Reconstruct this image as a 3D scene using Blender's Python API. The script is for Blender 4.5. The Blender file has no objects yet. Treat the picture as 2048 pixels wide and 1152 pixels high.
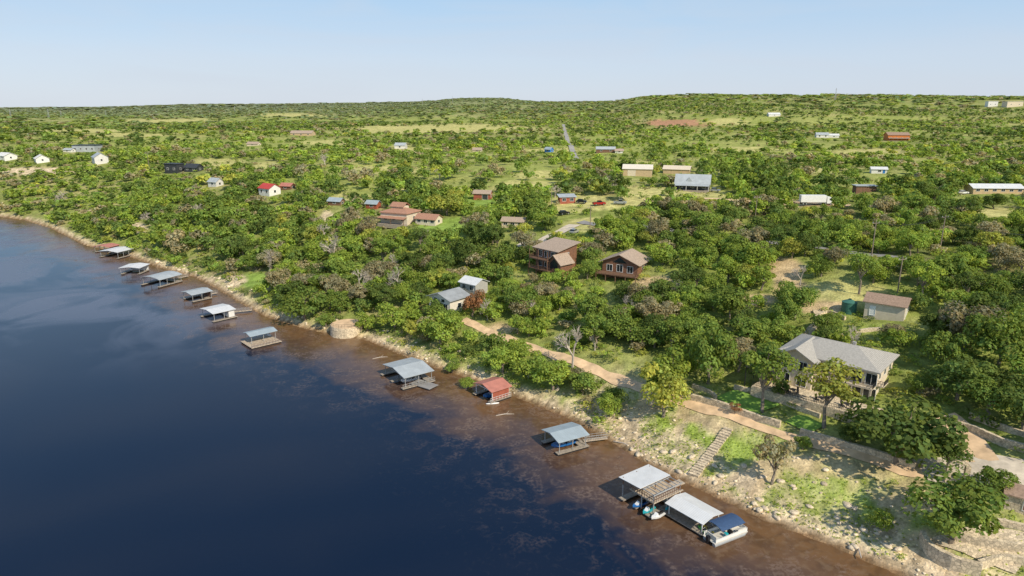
import bpy, math, random
import numpy as np
from mathutils import Vector
rng=np.random.default_rng(7); random.seed(7)
S=bpy.context.scene; COL=S.collection
rad=math.radians
F=1365.333; CH=65.0; TH=math.atan(366/F); cT,sT=math.cos(TH),math.sin(TH)
# ------------------------------------------------------------------ noise
def _h(ix,iy,seed):
    n=(ix*374761393+iy*668265263+seed*982451653)&0xffffffff
    n=((n^(n>>13))*1274126177)&0xffffffff
    n=(n^(n>>16))
    return (n&0xffff)/65535.0
def vn(x,y,seed=0):
    x=np.asarray(x,float);y=np.asarray(y,float)
    xi=np.floor(x).astype(np.int64);yi=np.floor(y).astype(np.int64)
    fx=x-xi;fy=y-yi;fx=fx*fx*(3-2*fx);fy=fy*fy*(3-2*fy)
    a=_h(xi,yi,seed);b=_h(xi+1,yi,seed);c=_h(xi,yi+1,seed);d=_h(xi+1,yi+1,seed)
    return a*(1-fx)*(1-fy)+b*fx*(1-fy)+c*(1-fx)*fy+d*fx*fy
def fbm(x,y,o=4,seed=0):
    t=0;a=.5;f=1.0;n=0
    for i in range(o):
        t=t+a*vn(x*f,y*f,seed+i*17);n+=a;a*=.5;f*=2.03
    return t/n
def sm(v,a,b):
    t=np.clip((v-a)/(b-a),0,1);return t*t*(3-2*t)
# ------------------------------------------------------------------ camera maths
def ray(px,py):
    x=(px-1024)/F;u=(576-py)/F
    return np.array([x,cT+u*sT,-sT+u*cT])
def pix(px,py,z=0.):
    d=ray(px,py);t=(z-CH)/d[2];return np.array([d[0]*t,d[1]*t,z])
def proj(x,y,z):
    dz=z-CH;dep=y*cT-dz*sT;up=y*sT+dz*cT
    dep=np.maximum(dep,1.0)
    return 1024+F*x/dep,576-F*up/dep,dep
# ------------------------------------------------------------------ shore
spx=[(1860,1185),(1800,1150),(1650,1085),(1540,1045),(1400,978),(1290,925),(1205,872),(1130,832),(1035,795),(960,762),(880,738),(800,708),(735,680),(660,668),(600,654),(530,632),(478,604),(432,575),(385,552),(335,540),(290,524),(235,503),(170,490),(130,470),(100,455),(50,440),(0,433)]
SH=[(420,-300),(150,-20),(97,50)]+[tuple(pix(a,b)[:2]) for a,b in spx]+[(-650,560),(-3800,2100)]
SH=np.array(SH)
def sdist(x,y):
    x=np.asarray(x,float);y=np.asarray(y,float)
    best=np.full(x.shape,1e18);sg=np.ones(x.shape)
    for i in range(len(SH)-1):
        a=SH[i];d=SH[i+1]-a;l=d@d
        t=np.clip(((x-a[0])*d[0]+(y-a[1])*d[1])/l,0,1)
        qx=x-a[0]-t*d[0];qy=y-a[1]-t*d[1];q=qx*qx+qy*qy
        m=q<best-1e-9
        best=np.where(m,q,best)
        sg=np.where(m,-np.sign(d[0]*(y-a[1])-d[1]*(x-a[0])),sg)
    return np.sqrt(best)*sg
PS=[-60,-20,0,1.2,4,17,31,52,71,104,156,400];PZ=[-8,-3,0,.7,1.6,5.6,9,14.3,19,23.4,26.5,28]
HX=[0,200,400,600,720,850,930,1000,1060,1150,1230,1290,1400,1500,1700,1900,2048]
HY=[215,214,209,208,206,202,195,195,201,202,200,191,187,189,191,193,194]
RX=[0,600,850,1000,1150,1300,2048];RY=[6500,5000,3800,3600,2800,2200,2200]
def terrain(x,y,sd=None):
    x=np.asarray(x,float);y=np.asarray(y,float)
    s=sdist(x,y) if sd is None else sd
    s2=s+(fbm(x/11,y/11,3,5)-.5)*3.0*sm(np.abs(s),0,3)
    z=np.interp(s2,PS,PZ)
    r=np.hypot(x,y)
    z=z+(fbm(x/45,y/45,3,9)-.5)*5*sm(s,25,100)+(fbm(x/8,y/8,3,3)-.5)*1.2*sm(s,2,14)*(1-sm(r,200,500))
    z=z+(fbm(x/1.6,y/1.6,2,31)-.5)*.5*sm(s,.3,3)*(1-sm(r,120,300))*(1-sm(s,20,40)*.7)
    yy=np.maximum(y,1);pxx=np.clip(1024+F*1.035*x/yy,-600,2700)
    hp=np.interp(pxx,HX,HY);Rc=np.interp(pxx,RX,RY)
    zc=CH+Rc*(210-hp)/F*.966-7
    k=sm(r,Rc*.38,Rc)*(y>0)
    z=z*(1-k)+zc*k
    z=z+(fbm(x/420,y/420,4,77)-.5)*34*sm(r,500,1300)*(1-sm(r,Rc*.8,Rc*1.05)*.8)
    z=z-sm(r,Rc*1.05,Rc*1.9)*30
    return z
TT=np.geomspace(60,9000,1400)
def W(px,py,lift=0.):
    d=ray(px,py);X=d[0]*TT;Y=d[1]*TT;Z=CH+d[2]*TT
    g=np.maximum(terrain(X,Y),0)
    m=np.nonzero(Z<g)[0]
    i=m[0] if len(m) else len(TT)-1
    if i==0:i=1
    a=(Z-g)[i-1];b=(Z-g)[i];k=a/(a-b) if a!=b else 0
    t=TT[i-1]+(TT[i]-TT[i-1])*k
    x,y=d[0]*t,d[1]*t
    return Vector((x,y,float(max(terrain(np.array([x]),np.array([y]))[0],0))+lift))
def depth(P): return P[1]*cT-(P[2]-CH)*sT
# ------------------------------------------------------------------ materials
def newmat(name):
    m=bpy.data.materials.new(name);m.use_nodes=True;nt=m.node_tree;nt.nodes.clear()
    return m,nt,nt.nodes,nt.links
def M(name,col,rough=.8,var=.25,scale=2.,bump=.15,metal=0.,stripe=None,kind='noise'):
    m,nt,N,L=newmat(name)
    o=N.new('ShaderNodeOutputMaterial');p=N.new('ShaderNodeBsdfPrincipled');L.new(p.outputs[0],o.inputs[0])
    p.inputs['Roughness'].default_value=rough;p.inputs['Metallic'].default_value=metal
    tc=N.new('ShaderNodeTexCoord');n=N.new('ShaderNodeTexNoise');n.inputs['Scale'].default_value=scale;n.inputs['Detail'].default_value=6
    L.new(tc.outputs['Object'],n.inputs['Vector'])
    r=N.new('ShaderNodeMapRange');r.inputs[1].default_value=.3;r.inputs[2].default_value=.7;r.inputs[3].default_value=1-var;r.inputs[4].default_value=1+var*.6
    L.new(n.outputs['Fac'],r.inputs[0])
    mx=N.new('ShaderNodeVectorMath');mx.operation='SCALE';mx.inputs[0].default_value=col[:3];L.new(r.outputs[0],mx.inputs['Scale'])
    out=mx.outputs[0];hsrc=n.outputs['Fac']
    if kind=='stone':
        v=N.new('ShaderNodeTexVoronoi');v.feature='DISTANCE_TO_EDGE';v.inputs['Scale'].default_value=scale*.9;L.new(tc.outputs['Object'],v.inputs['Vector'])
        v2=N.new('ShaderNodeTexVoronoi');v2.inputs['Scale'].default_value=scale*.9;L.new(tc.outputs['Object'],v2.inputs['Vector'])
        a=N.new('ShaderNodeMapRange');a.inputs[1].default_value=0;a.inputs[2].default_value=.09;a.inputs[3].default_value=.55;a.inputs[4].default_value=1;L.new(v.outputs['Distance'],a.inputs[0])
        sp=N.new('ShaderNodeSeparateColor');L.new(v2.outputs['Color'],sp.inputs[0])
        b=N.new('ShaderNodeMapRange');b.inputs[3].default_value=.75;b.inputs[4].default_value=1.15;L.new(sp.outputs[0],b.inputs[0])
        q=N.new('ShaderNodeMath');q.operation='MULTIPLY';L.new(a.outputs[0],q.inputs[0]);L.new(b.outputs[0],q.inputs[1])
        m2=N.new('ShaderNodeVectorMath');m2.operation='SCALE';L.new(out,m2.inputs[0]);L.new(q.outputs[0],m2.inputs['Scale']);out=m2.outputs[0];hsrc=q.outputs[0]
    if stripe:
        ax,fr=stripe
        w=N.new('ShaderNodeTexWave');w.bands_direction=ax;w.inputs['Scale'].default_value=fr;L.new(tc.outputs['Object'],w.inputs['Vector'])
        a=N.new('ShaderNodeMapRange');a.inputs[1].default_value=0.;a.inputs[2].default_value=.25;a.inputs[3].default_value=.72;a.inputs[4].default_value=1;L.new(w.outputs['Fac'],a.inputs[0])
        m2=N.new('ShaderNodeVectorMath');m2.operation='SCALE';L.new(out,m2.inputs[0]);L.new(a.outputs[0],m2.inputs['Scale']);out=m2.outputs[0];hsrc=w.outputs['Fac']
    L.new(out,p.inputs['Base Color'])
    b=N.new('ShaderNodeBump');b.inputs['Strength'].default_value=bump;b.inputs['Distance'].default_value=.06;L.new(hsrc,b.inputs['Height']);L.new(b.outputs[0],p.inputs['Normal'])
    return m
def leafmat(name,col):
    m,nt,N,L=newmat(name)
    o=N.new('ShaderNodeOutputMaterial');d=N.new('ShaderNodeBsdfDiffuse');t=N.new('ShaderNodeBsdfTranslucent');mx=N.new('ShaderNodeMixShader');mx.inputs[0].default_value=.4
    at=N.new('ShaderNodeAttribute');at.attribute_name='lc'
    oi=N.new('ShaderNodeObjectInfo')
    a=N.new('ShaderNodeVectorMath');a.operation='MULTIPLY';a.inputs[1].default_value=col;L.new(at.outputs['Color'],a.inputs[0])
    r=N.new('ShaderNodeMapRange');r.inputs[3].default_value=.85;r.inputs[4].default_value=1.2;L.new(oi.outputs['Random'],r.inputs[0])
    b=N.new('ShaderNodeVectorMath');b.operation='SCALE';L.new(a.outputs[0],b.inputs[0]);L.new(r.outputs[0],b.inputs['Scale'])
    L.new(b.outputs[0],d.inputs[0])
    y=N.new('ShaderNodeVectorMath');y.operation='MULTIPLY';y.inputs[1].default_value=(1.5,1.4,.7);L.new(b.outputs[0],y.inputs[0]);L.new(y.outputs[0],t.inputs[0])
    L.new(d.outputs[0],mx.inputs[1]);L.new(t.outputs[0],mx.inputs[2]);L.new(mx.outputs[0],o.inputs[0])
    return m
m_white=M('white_metal',(.78,.78,.76),.45,.08,1,.05)
m_whiter=M('white_ribbed_roof',(.70,.71,.71),.5,.1,.6,.3,0,('X',1.1))
m_grey=M('grey_ribbed_roof',(.42,.46,.48),.5,.14,.5,.3,0,('X',1.1))
m_dgrey=M('dull_grey_ribbed_roof',(.33,.35,.36),.6,.2,.5,.3,0,('X',1.1))
m_blueg=M('blue_grey_ribbed_roof',(.36,.43,.47),.5,.14,.5,.3,0,('X',1.1))
m_redr=M('faded_red_ribbed_roof',(.50,.20,.15),.6,.2,.6,.3,0,('X',1.1))
m_redh=M('red_ribbed_roof',(.55,.06,.04),.5,.1,.6,.3,0,('X',1.1))
m_shing=M('grey_shingles',(.42,.40,.36),.95,.2,3,.4,0,('Z',3.2))
m_brsh=M('brown_shingles',(.36,.25,.18),.95,.3,3,.5,0,('Z',3.2))
m_terr=M('terracotta_shingles',(.44,.235,.155),.95,.3,3,.5,0,('Z',3.2))
m_tansh=M('tan_shingles',(.44,.34,.26),.95,.3,3,.5,0,('Z',3.2))
m_cream=M('cream_stucco',(.66,.57,.44),.9,.12,1.5,.2)
m_stucco=M('pale_stucco',(.68,.63,.54),.9,.1,1.5,.2)
m_log=M('weathered_brown_logs',(.24,.115,.065),.7,.3,2,.6,0,('Z',1.7))
m_orange=M('orange_cladding',(.55,.17,.03),.7,.2,1,.3,0,('X',1.5))
m_redw=M('red_cladding',(.36,.10,.06),.7,.2,1,.3,0,('X',1.5))
m_tan=M('tan_cladding',(.56,.42,.25),.8,.15,1,.3,0,('X',1.3))
m_dark=M('dark_cladding',(.045,.05,.055),.6,.2,1,.3,0,('X',1.3))
m_whw=M('white_cladding',(.74,.73,.70),.7,.1,1,.2,0,('X',1.3))
m_greyw=M('grey_cladding',(.40,.39,.36),.8,.15,1,.2,0,('X',1.3))
m_stone=M('limestone_blocks',(.70,.58,.41),.9,.22,2.2,.6,kind='stone')
m_rock=M('pale_limestone',(.66,.55,.40),.95,.35,2.5,.7)
m_wood=M('weathered_planks',(.36,.31,.25),.85,.35,2,.4,0,('Y',2.4))
m_post=M('galvanised_steel',(.45,.46,.46),.45,.2,2,.1,.3)
m_brpost=M('brown_timber',(.19,.105,.065),.8,.3,2,.3)
m_float=M('black_floats',(.02,.02,.022),.6,.2,2,.1)
m_glass=M('dark_window_glass',(.02,.028,.035),.08,.2,1,.0)
m_iron=M('dark_iron',(.03,.03,.032),.5,.2,2,.1)
m_navy=M('navy_canvas',(.04,.085,.18),.8,.15,2,.1)
m_blue=M('blue_gelcoat',(.03,.18,.50),.3,.1,1,.0)
m_teal=M('turquoise_plastic',(.03,.42,.48),.35,.1,1,.0)
m_green=M('green_plastic',(.12,.50,.08),.4,.1,1,.0)
m_yel=M('yellow_plastic',(.75,.55,.05),.4,.1,1,.0)
m_tyre=M('tyre_rubber',(.02,.02,.02),.9,.1,3,.0)
m_redp=M('dark_red_paint',(.32,.02,.02),.3,.1,1,.0)
m_blk=M('black_paint',(.015,.015,.018),.25,.1,1,.0)
m_silver=M('silver_paint',(.45,.47,.48),.3,.1,1,.0,.4)
m_tank=M('green_tank_plastic',(.05,.16,.12),.5,.15,1,.1)
m_bark=M('grey_bark',(.27,.22,.17),.95,.4,3,.6)
m_dead=M('bleached_branches',(.48,.42,.36),.95,.25,3,.3)
m_asph=M('worn_asphalt',(.26,.25,.24),.9,.2,.4,.2)
m_road=M('pale_road',(.36,.34,.31),.9,.2,.4,.2)
m_dirt=M('tan_dirt',(.72,.51,.31),.95,.3,.5,.4)
m_gravel=M('pale_gravel',(.62,.54,.43),.95,.25,.8,.4)
m_lawn=M('mown_lawn',(.21,.36,.055),.9,.3,1.2,.3)
m_seat=M('cream_vinyl',(.6,.58,.52),.6,.1,1,.0)
m_lightwood=M('new_planks',(.50,.41,.31),.85,.3,2,.4,0,('Y',2.4))
m_wire=M('wire',(.05,.05,.05),.6,.1,1,.0)
# ------------------------------------------------------------------ mesh builder
class MB:
    def __init__(s): s.v=[];s.f=[]
    def box(s,cx,cy,cz,sx,sy,sz,rz=0.):
        c,q=math.cos(rz),math.sin(rz);b=len(s.v)
        for dz in (-.5,.5):
            for dx,dy in ((-.5,-.5),(.5,-.5),(.5,.5),(-.5,.5)):
                x,y=dx*sx,dy*sy;s.v.append((cx+x*c-y*q,cy+x*q+y*c,cz+dz*sz))
        s.f+=[(b+3,b+2,b+1,b),(b+4,b+5,b+6,b+7)]+[(b+i,b+(i+1)%4,b+4+(i+1)%4,b+4+i) for i in range(4)]
        return s
    def tube(s,p,q,r0,r1=None,n=6,cap=True):
        r1=r0 if r1 is None else r1
        p=Vector(p);q=Vector(q);d=(q-p)
        if d.length<1e-6:return s
        d.normalize();a=d.orthogonal().normalized();b_=d.cross(a);b=len(s.v)
        for P,r in((p,r0),(q,r1)):
            for i in range(n):
                t=2*math.pi*i/n;s.v.append(tuple(P+a*(math.cos(t)*r)+b_*(math.sin(t)*r)))
        s.f+=[(b+i,b+(i+1)%n,b+n+(i+1)%n,b+n+i) for i in range(n)]
        if cap:s.f+=[tuple(b+i for i in range(n))[::-1],tuple(b+n+i for i in range(n))]
        return s
    def prism(s,prof,a0,a1,axis='x'):
        b=len(s.v);n=len(prof)
        for a in(a0,a1):
            for u,z in prof: s.v.append((a,u,z) if axis=='x' else (u,a,z))
        s.f+=[(b+i,b+(i+1)%n,b+n+(i+1)%n,b+n+i) for i in range(n)]+[tuple(b+i for i in range(n))[::-1],tuple(b+n+i for i in range(n))]
        return s
    def loft(s,rings,close=True):
        b=len(s.v);n=len(rings[0])
        for r in rings:s.v+=[tuple(p) for p in r]
        for k in range(len(rings)-1):
            for i in range(n if close else n-1):
                j=(i+1)%n;s.f.append((b+k*n+i,b+k*n+j,b+(k+1)*n+j,b+(k+1)*n+i))
        if close:s.f+=[tuple(b+i for i in range(n))[::-1],tuple(b+(len(rings)-1)*n+i for i in range(n))]
        return s
    def build(s,name,mat,parent=None,smooth=False):
        me=bpy.data.meshes.new(name);me.from_pydata([tuple(map(float,v)) for v in s.v],[],s.f);me.update()
        o=bpy.data.objects.new(name,me);COL.objects.link(o);me.materials.append(mat)
        if parent:o.parent=parent
        if smooth:me.polygons.foreach_set('use_smooth',[True]*len(me.polygons))
        return o
def tag(o,label,cat,group=None,kind=None):
    if label:o['label']=label
    if cat:o['category']=cat
    if group:o['group']=group
    if kind:o['kind']=kind
    return o
def empty(name,loc,rz,label,cat,group=None):
    o=bpy.data.objects.new(name,None);COL.objects.link(o);o.location=loc;o.rotation_euler=(0,0,rz);o.empty_display_size=.5
    return tag(o,label,cat,group)
def struct(o): o['kind']='structure';return o
def npmesh(name,V,Q,mat,col=None,attrs=None,smooth=False):
    me=bpy.data.meshes.new(name);V=np.asarray(V,np.float32);Q=np.asarray(Q,np.int32)
    me.vertices.add(len(V));me.vertices.foreach_set('co',V.ravel())
    k=Q.shape[1];me.loops.add(Q.size);me.loops.foreach_set('vertex_index',Q.ravel())
    me.polygons.add(len(Q));me.polygons.foreach_set('loop_start',np.arange(0,Q.size,k,dtype=np.int32));me.polygons.foreach_set('loop_total',np.full(len(Q),k,np.int32))
    if smooth:me.polygons.foreach_set('use_smooth',np.ones(len(Q),bool))
    me.update(calc_edges=True)
    if col is not None:
        a=me.attributes.new('lc','FLOAT_COLOR','POINT');c=np.ones((len(V),4),np.float32);c[:,:col.shape[1]]=col;a.data.foreach_set('color',c.ravel())
    for kx,v in (attrs or {}).items():
        a=me.attributes.new(kx,'FLOAT','POINT');a.data.foreach_set('value',np.asarray(v,np.float32))
    me.materials.append(mat)
    return me
# ------------------------------------------------------------------ clearings
CL=[('y',880,259,210,11),('y',350,243,110,6),('y',575,230,80,4),('y',1455,244,50,8),('r',1350,246,72,8),('y',1120,300,60,6),('y',180,262,100,4),('y',660,285,70,5),
('s',930,352,350,40),('s',1300,292,300,28),('s',1560,300,170,22),('y',1340,394,125,26),('y',1170,404,85,22),('g',900,452,66,22),('y',1180,449,70,15),
('d',1572,552,40,40),('y',1690,590,105,26),('d',1570,406,80,9),('y',2010,440,60,22),('y',440,327,80,9),('y',530,334,34,10),('k',70,342,70,9),
('k',275,456,26,12),('k',655,448,18,28),('k',455,560,36,13),('d',640,592,40,9),('d',1310,568,60,13),('y',1060,374,80,12),('y',760,340,80,9),('d',1650,614,64,13),
('g',520,562,44,18),('y',1600,340,80,8),('y',820,300,70,6),('y',250,270,90,4),('y',1750,306,100,8),('d',1000,657,74,14),('y',700,397,44,9),('s',400,290,330,18),('s',1750,360,220,18),('d',1500,600,50,14),('g',1420,560,40,12),('d',1180,610,40,8),('y',1900,470,60,9),('g',980,400,60,12),('y',1090,350,80,9),('y',870,380,70,8),('s',1200,345,200,20),('y',1480,300,90,7),('y',1250,325,60,5),('s',700,240,400,7),('s',1650,240,300,9)]
def clear(px,py,x,y):
    n=(fbm(x/14,y/14,3,55)-.5)*1.1
    res={}
    for t,cx,cy,rx,ry in CL:
        d=np.sqrt(((px-cx)/rx)**2+((py-cy)/ry)**2)+n
        v=1-sm(d,.75,1.1);res[t]=np.maximum(res.get(t,0),v)
    return res
# ------------------------------------------------------------------ ground
NA,NR=760,640
ang=np.linspace(rad(-66),rad(66),NA);rr=np.geomspace(28,16000,NR)
A,Rr=np.meshgrid(ang,rr);X=(np.sin(A)*Rr).ravel();Y=(np.cos(A)*Rr).ravel()
sd=sdist(X,Y);Z=terrain(X,Y,sd)
idx=np.arange(NA*NR).reshape(NR,NA)
Q=np.stack([idx[:-1,:-1],idx[:-1,1:],idx[1:,1:],idx[1:,:-1]],-1).reshape(-1,4)
px,py,dep=proj(X,Y,Z)
def lerp(a,b,t): return a*(1-t[:,None])+np.array(b)[None,:]*t[:,None]
n1=fbm(X/6,Y/6,4,1);n2=fbm(X/2.2,Y/2.2,3,2);n3=fbm(X/60,Y/60,4,8)
r=np.hypot(X,Y)
col=np.tile(np.array([.19,.22,.07]),(len(X),1))
col=lerp(col,(.46,.36,.21),sm(n1,.5,.66)*.7)
col=lerp(col,(.28,.33,.085),sm(n3,.42,.62)*.75)
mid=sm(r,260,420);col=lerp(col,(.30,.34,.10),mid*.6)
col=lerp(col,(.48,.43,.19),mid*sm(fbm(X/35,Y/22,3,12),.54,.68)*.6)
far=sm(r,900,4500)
col=lerp(col,(.22,.26,.17),far*.85)  # distance haze painted into the far ground colour
cl=clear(px,py,X,Y)
col=lerp(col,(.34,.38,.11),cl['s']*(.5+.4*n2))
col=lerp(col,(.58,.53,.22),cl['y']*(.5+.5*n1))
col=lerp(col,(.26,.38,.08),cl['g']*.9)
col=lerp(col,(.64,.47,.28),cl['d']*.9)
col=lerp(col,(.70,.56,.37),cl['k']*.9)
col=lerp(col,(.50,.26,.17),cl['r']*(.7+.3*n2))
right=sm(px,1050,1200);wd_=1+right*1.2
bank=(1-sm(sd,12,27))*sm(px,1150,1300)
col=lerp(col,(.64,.49,.30),bank*.85)
col=lerp(col,(.28,.40,.065),bank*sm(n1,.32,.52)*sm(sd,2.2,4.5)*.88)
bk=(1-sm(sd,1.8*wd_,4.5*wd_))
col=lerp(col,(.62,.48,.31),bk*.85)
col=lerp(col,(.26,.34,.07),bk*sm(n1,.44,.56)*sm(sd,1.2,3.)*.85)
rocky=np.clip(bk*.9+cl['k']+bank*.3*sm(n2,.4,.6)+(1-sm(sd,8,20))*sm(px,1120,1220)*(1-sm(px,1380,1480))*.7,0,1)
col=lerp(col,(.72,.58,.40),rocky*sm(n2,.38,.6)*.7)
col=lerp(col,(.24,.15,.08),1-sm(sd,.2,1.3))
m_ground,nt,N,L=newmat('ground_surface')
o=N.new('ShaderNodeOutputMaterial');p=N.new('ShaderNodeBsdfDiffuse');L.new(p.outputs[0],o.inputs[0])
at=N.new('ShaderNodeAttribute');at.attribute_name='lc';ak=N.new('ShaderNodeAttribute');ak.attribute_name='rocky'
ge=N.new('ShaderNodeNewGeometry')
def noise(sc,det=6,dist=0):
    n=N.new('ShaderNodeTexNoise');n.inputs['Scale'].default_value=sc;n.inputs['Detail'].default_value=det;n.inputs['Distortion'].default_value=dist;L.new(ge.outputs['Position'],n.inputs['Vector']);return n
def mr(src,a,b,c,d):
    m=N.new('ShaderNodeMapRange');m.inputs[1].default_value=a;m.inputs[2].default_value=b;m.inputs[3].default_value=c;m.inputs[4].default_value=d;L.new(src,m.inputs[0]);return m.outputs[0]
def mth(op,a,b):
    m=N.new('ShaderNodeMath');m.operation=op
    for i,q in enumerate((a,b)):
        if isinstance(q,(int,float)):m.inputs[i].default_value=q
        else:L.new(q,m.inputs[i])
    return m.outputs[0]
nA=noise(.35,8);nB=noise(2.2,4)
f1=mth('MULTIPLY',mr(nA.outputs['Fac'],.3,.7,.66,1.25),mr(nB.outputs['Fac'],.3,.7,.72,1.2))
vo=N.new('ShaderNodeTexVoronoi');vo.inputs['Scale'].default_value=.9;L.new(ge.outputs['Position'],vo.inputs['Vector'])
vs=N.new('ShaderNodeSeparateColor');L.new(vo.outputs['Color'],vs.inputs[0])
rk=mr(vs.outputs[0],0,1,.7,1.25)
rkm=N.new('ShaderNodeMix');rkm.data_type='FLOAT';L.new(ak.outputs['Fac'],rkm.inputs[0]);rkm.inputs[2].default_value=1.;L.new(rk,rkm.inputs[3])
f2=mth('MULTIPLY',f1,rkm.outputs[0])
sc=N.new('ShaderNodeVectorMath');sc.operation='SCALE';L.new(at.outputs['Color'],sc.inputs[0]);L.new(f2,sc.inputs['Scale'])
L.new(sc.outputs[0],p.inputs['Color'])
bp=N.new('ShaderNodeBump');bp.inputs['Strength'].default_value=.5;bp.inputs['Distance'].default_value=.35;L.new(f2,bp.inputs['Height']);L.new(bp.outputs[0],p.inputs['Normal'])
mk=(sd[Q].max(1)>-22)
used=np.zeros(len(X),bool);used[Q[mk].ravel()]=True;rem=np.cumsum(used)-1
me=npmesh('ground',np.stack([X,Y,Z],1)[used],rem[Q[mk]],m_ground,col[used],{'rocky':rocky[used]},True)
g=bpy.data.objects.new('ground',me);COL.objects.link(g);struct(g)
# ------------------------------------------------------------------ water
NA2,NR2=420,340
A2,R2=np.meshgrid(np.linspace(rad(-88),rad(75),NA2),np.geomspace(5,5000,NR2));X2=(np.sin(A2)*R2).ravel();Y2=(np.cos(A2)*R2).ravel()
s2=sdist(X2,Y2);idx=np.arange(NA2*NR2).reshape(NR2,NA2)
Q2=np.stack([idx[:-1,:-1],idx[:-1,1:],idx[1:,1:],idx[1:,:-1]],-1).reshape(-1,4)
mk=(s2[Q2].min(1)<6);used=np.zeros(len(X2),bool);used[Q2[mk].ravel()]=True;rem=np.cumsum(used)-1
m_water,nt,N,L=newmat('lake_water')
o=N.new('ShaderNodeOutputMaterial');p=N.new('ShaderNodeBsdfPrincipled');L.new(p.outputs[0],o.inputs[0]);p.inputs['IOR'].default_value=1.33
p.inputs['Specular IOR Level'].default_value=.45
ge=N.new('ShaderNodeNewGeometry');at=N.new('ShaderNodeAttribute');at.attribute_name='shore';aw=N.new('ShaderNodeAttribute');aw.attribute_name='film_reflection'
def cmix(f,a,b):
    m=N.new('ShaderNodeMix');m.data_type='RGBA';L.new(f,m.inputs[0])
    for i,q in((6,a),(7,b)):
        if isinstance(q,tuple):m.inputs[i].default_value=(*q,1)
        else:L.new(q,m.inputs[i])
    return m.outputs[2]
w1=noise(.06,8,.8);sh=mth('ADD',at.outputs['Fac'],mr(w1.outputs['Fac'],.25,.75,-8,8))
brown=mr(sh,5,24,1,0)
deep=cmix(brown,(.003,.010,.030),(.165,.090,.042))
deep=cmix(mth('MULTIPLY',brown,mr(noise(.3,9,.8).outputs['Fac'],.47,.64,0,.55)),deep,(.075,.042,.022))
deep=cmix(mth('MULTIPLY',brown,mr(noise(.8,9,.4).outputs['Fac'],.5,.66,0,.5)),deep,(.21,.14,.085))
w2=noise(.2,11,1.2);sc1=mr(w2.outputs['Fac'],.50,.62,0,1)
zone=mth('MULTIPLY',mr(sh,1,7,0,1),mr(sh,14,34,1,0))
scum=mth('MULTIPLY',mth('MULTIPLY',sc1,zone),mr(noise(1.6,7).outputs['Fac'],.42,.6,.05,1))
c1=cmix(mth('MULTIPLY',scum,.5),deep,(.22,.16,.13))
fl=mth('MULTIPLY',mr(noise(.03,9,1.).outputs['Fac'],.43,.56,0,1),aw.outputs['Fac'])
c2=cmix(mth('MULTIPLY',fl,.5),c1,(.17,.19,.26))  # grey-blue surface film, its colour lightened to paint in sky reflection
fine=mth('MULTIPLY',mr(noise(.7,9,1.5).outputs['Fac'],.57,.68,0,.5),mr(sh,10,50,1,.03))
c3=cmix(mth('MULTIPLY',fine,.3),c2,(.11,.10,.095))
L.new(c3,p.inputs['Base Color'])
L.new(mth('ADD',mth('MULTIPLY',scum,.3),mth('ADD',mth('MULTIPLY',fl,.18),mth('ADD',mth('MULTIPLY',brown,.12),.09))),p.inputs['Roughness'])
bp=N.new('ShaderNodeBump');bp.inputs['Strength'].default_value=.05;bp.inputs['Distance'].default_value=.1;wv=noise(.8,6,.3);L.new(wv.outputs['Fac'],bp.inputs['Height']);L.new(bp.outputs[0],p.inputs['Normal'])
film_reflection=sm(-s2,4,12)*(1-sm(-s2,50,110))*sm(Y2,150,230)*(1-sm(Y2,360,460))
me=npmesh('lake',np.stack([X2,Y2,0*X2],1)[used],rem[Q2[mk]],m_water,None,{'shore':-s2[used],'film_reflection':film_reflection[used]})
g=bpy.data.objects.new('lake',me);COL.objects.link(g);struct(g)
# ------------------------------------------------------------------ strips
def resample(pts,step):
    out=[];P=[np.array(p[:2],float) for p in pts]
    P=[2*P[0]-P[1]]+P+[2*P[-1]-P[-2]]
    for i in range(1,len(P)-2):
        n=max(2,int(np.linalg.norm(P[i+1]-P[i])/step))
        for k in range(n):
            t=k/n;a,b,c,d=P[i-1],P[i],P[i+1],P[i+2]
            out.append(.5*((2*b)+(-a+c)*t+(2*a-5*b+4*c-d)*t*t+(-a+3*b-3*c+d)*t**3))
    out.append(P[-2]);return np.array(out)
ROADPTS=[]
def strip(name,pxs,w,mat,lift,step=1.5,jit=.15,reg=True):
    P=resample([W(*q) for q in pxs],step)
    T=np.gradient(P,axis=0);T/=np.linalg.norm(T,axis=1)[:,None]+1e-9;Nn=np.stack([-T[:,1],T[:,0]],1)
    V=[];m=5
    for i,(a,n) in enumerate(zip(P,Nn)):
        ww=w*(1+jit*(vn(np.array([i*.35]),np.array([w]),4)[0]-.5)*2)
        for k in range(m): V.append(a+n*ww*(k/(m-1)-.5))
    V=np.array(V);z=terrain(V[:,0],V[:,1])+lift
    Q=[(i*m+k,i*m+k+1,(i+1)*m+k+1,(i+1)*m+k) for i in range(len(P)-1) for k in range(m-1)]
    me=npmesh(name,np.column_stack([V,z]),Q,mat,smooth=True);o=bpy.data.objects.new(name,me);COL.objects.link(o);struct(o)
    if reg:
        for a in P:ROADPTS.append((a[0],a[1],w/2))
    return P
strip('dirt_path',[(925,640),(985,668),(1050,692),(1120,714),(1200,745),(1280,776),(1370,803),(1450,828),(1540,862),(1640,893),(1740,918),(1850,945)],2.9,m_dirt,.15,1.5,.35)
strip('driveway',[(1845,946),(1910,940),(1980,938),(2060,950)],7,m_gravel,.14)
strip('driveway',[(1880,835),(1925,872),(1958,925)],5.5,m_dirt,.13)
strip('country_road',[(1127,249),(1130,262),(1136,285),(1146,305),(1156,322)],4.6,m_road,.6,8,0)
strip('street',[(1160,444),(1250,452),(1400,470),(1560,487),(1700,505),(1790,516),(1870,541),(1960,556),(2070,572)],4.2,m_asph,.2,3,0)
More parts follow.
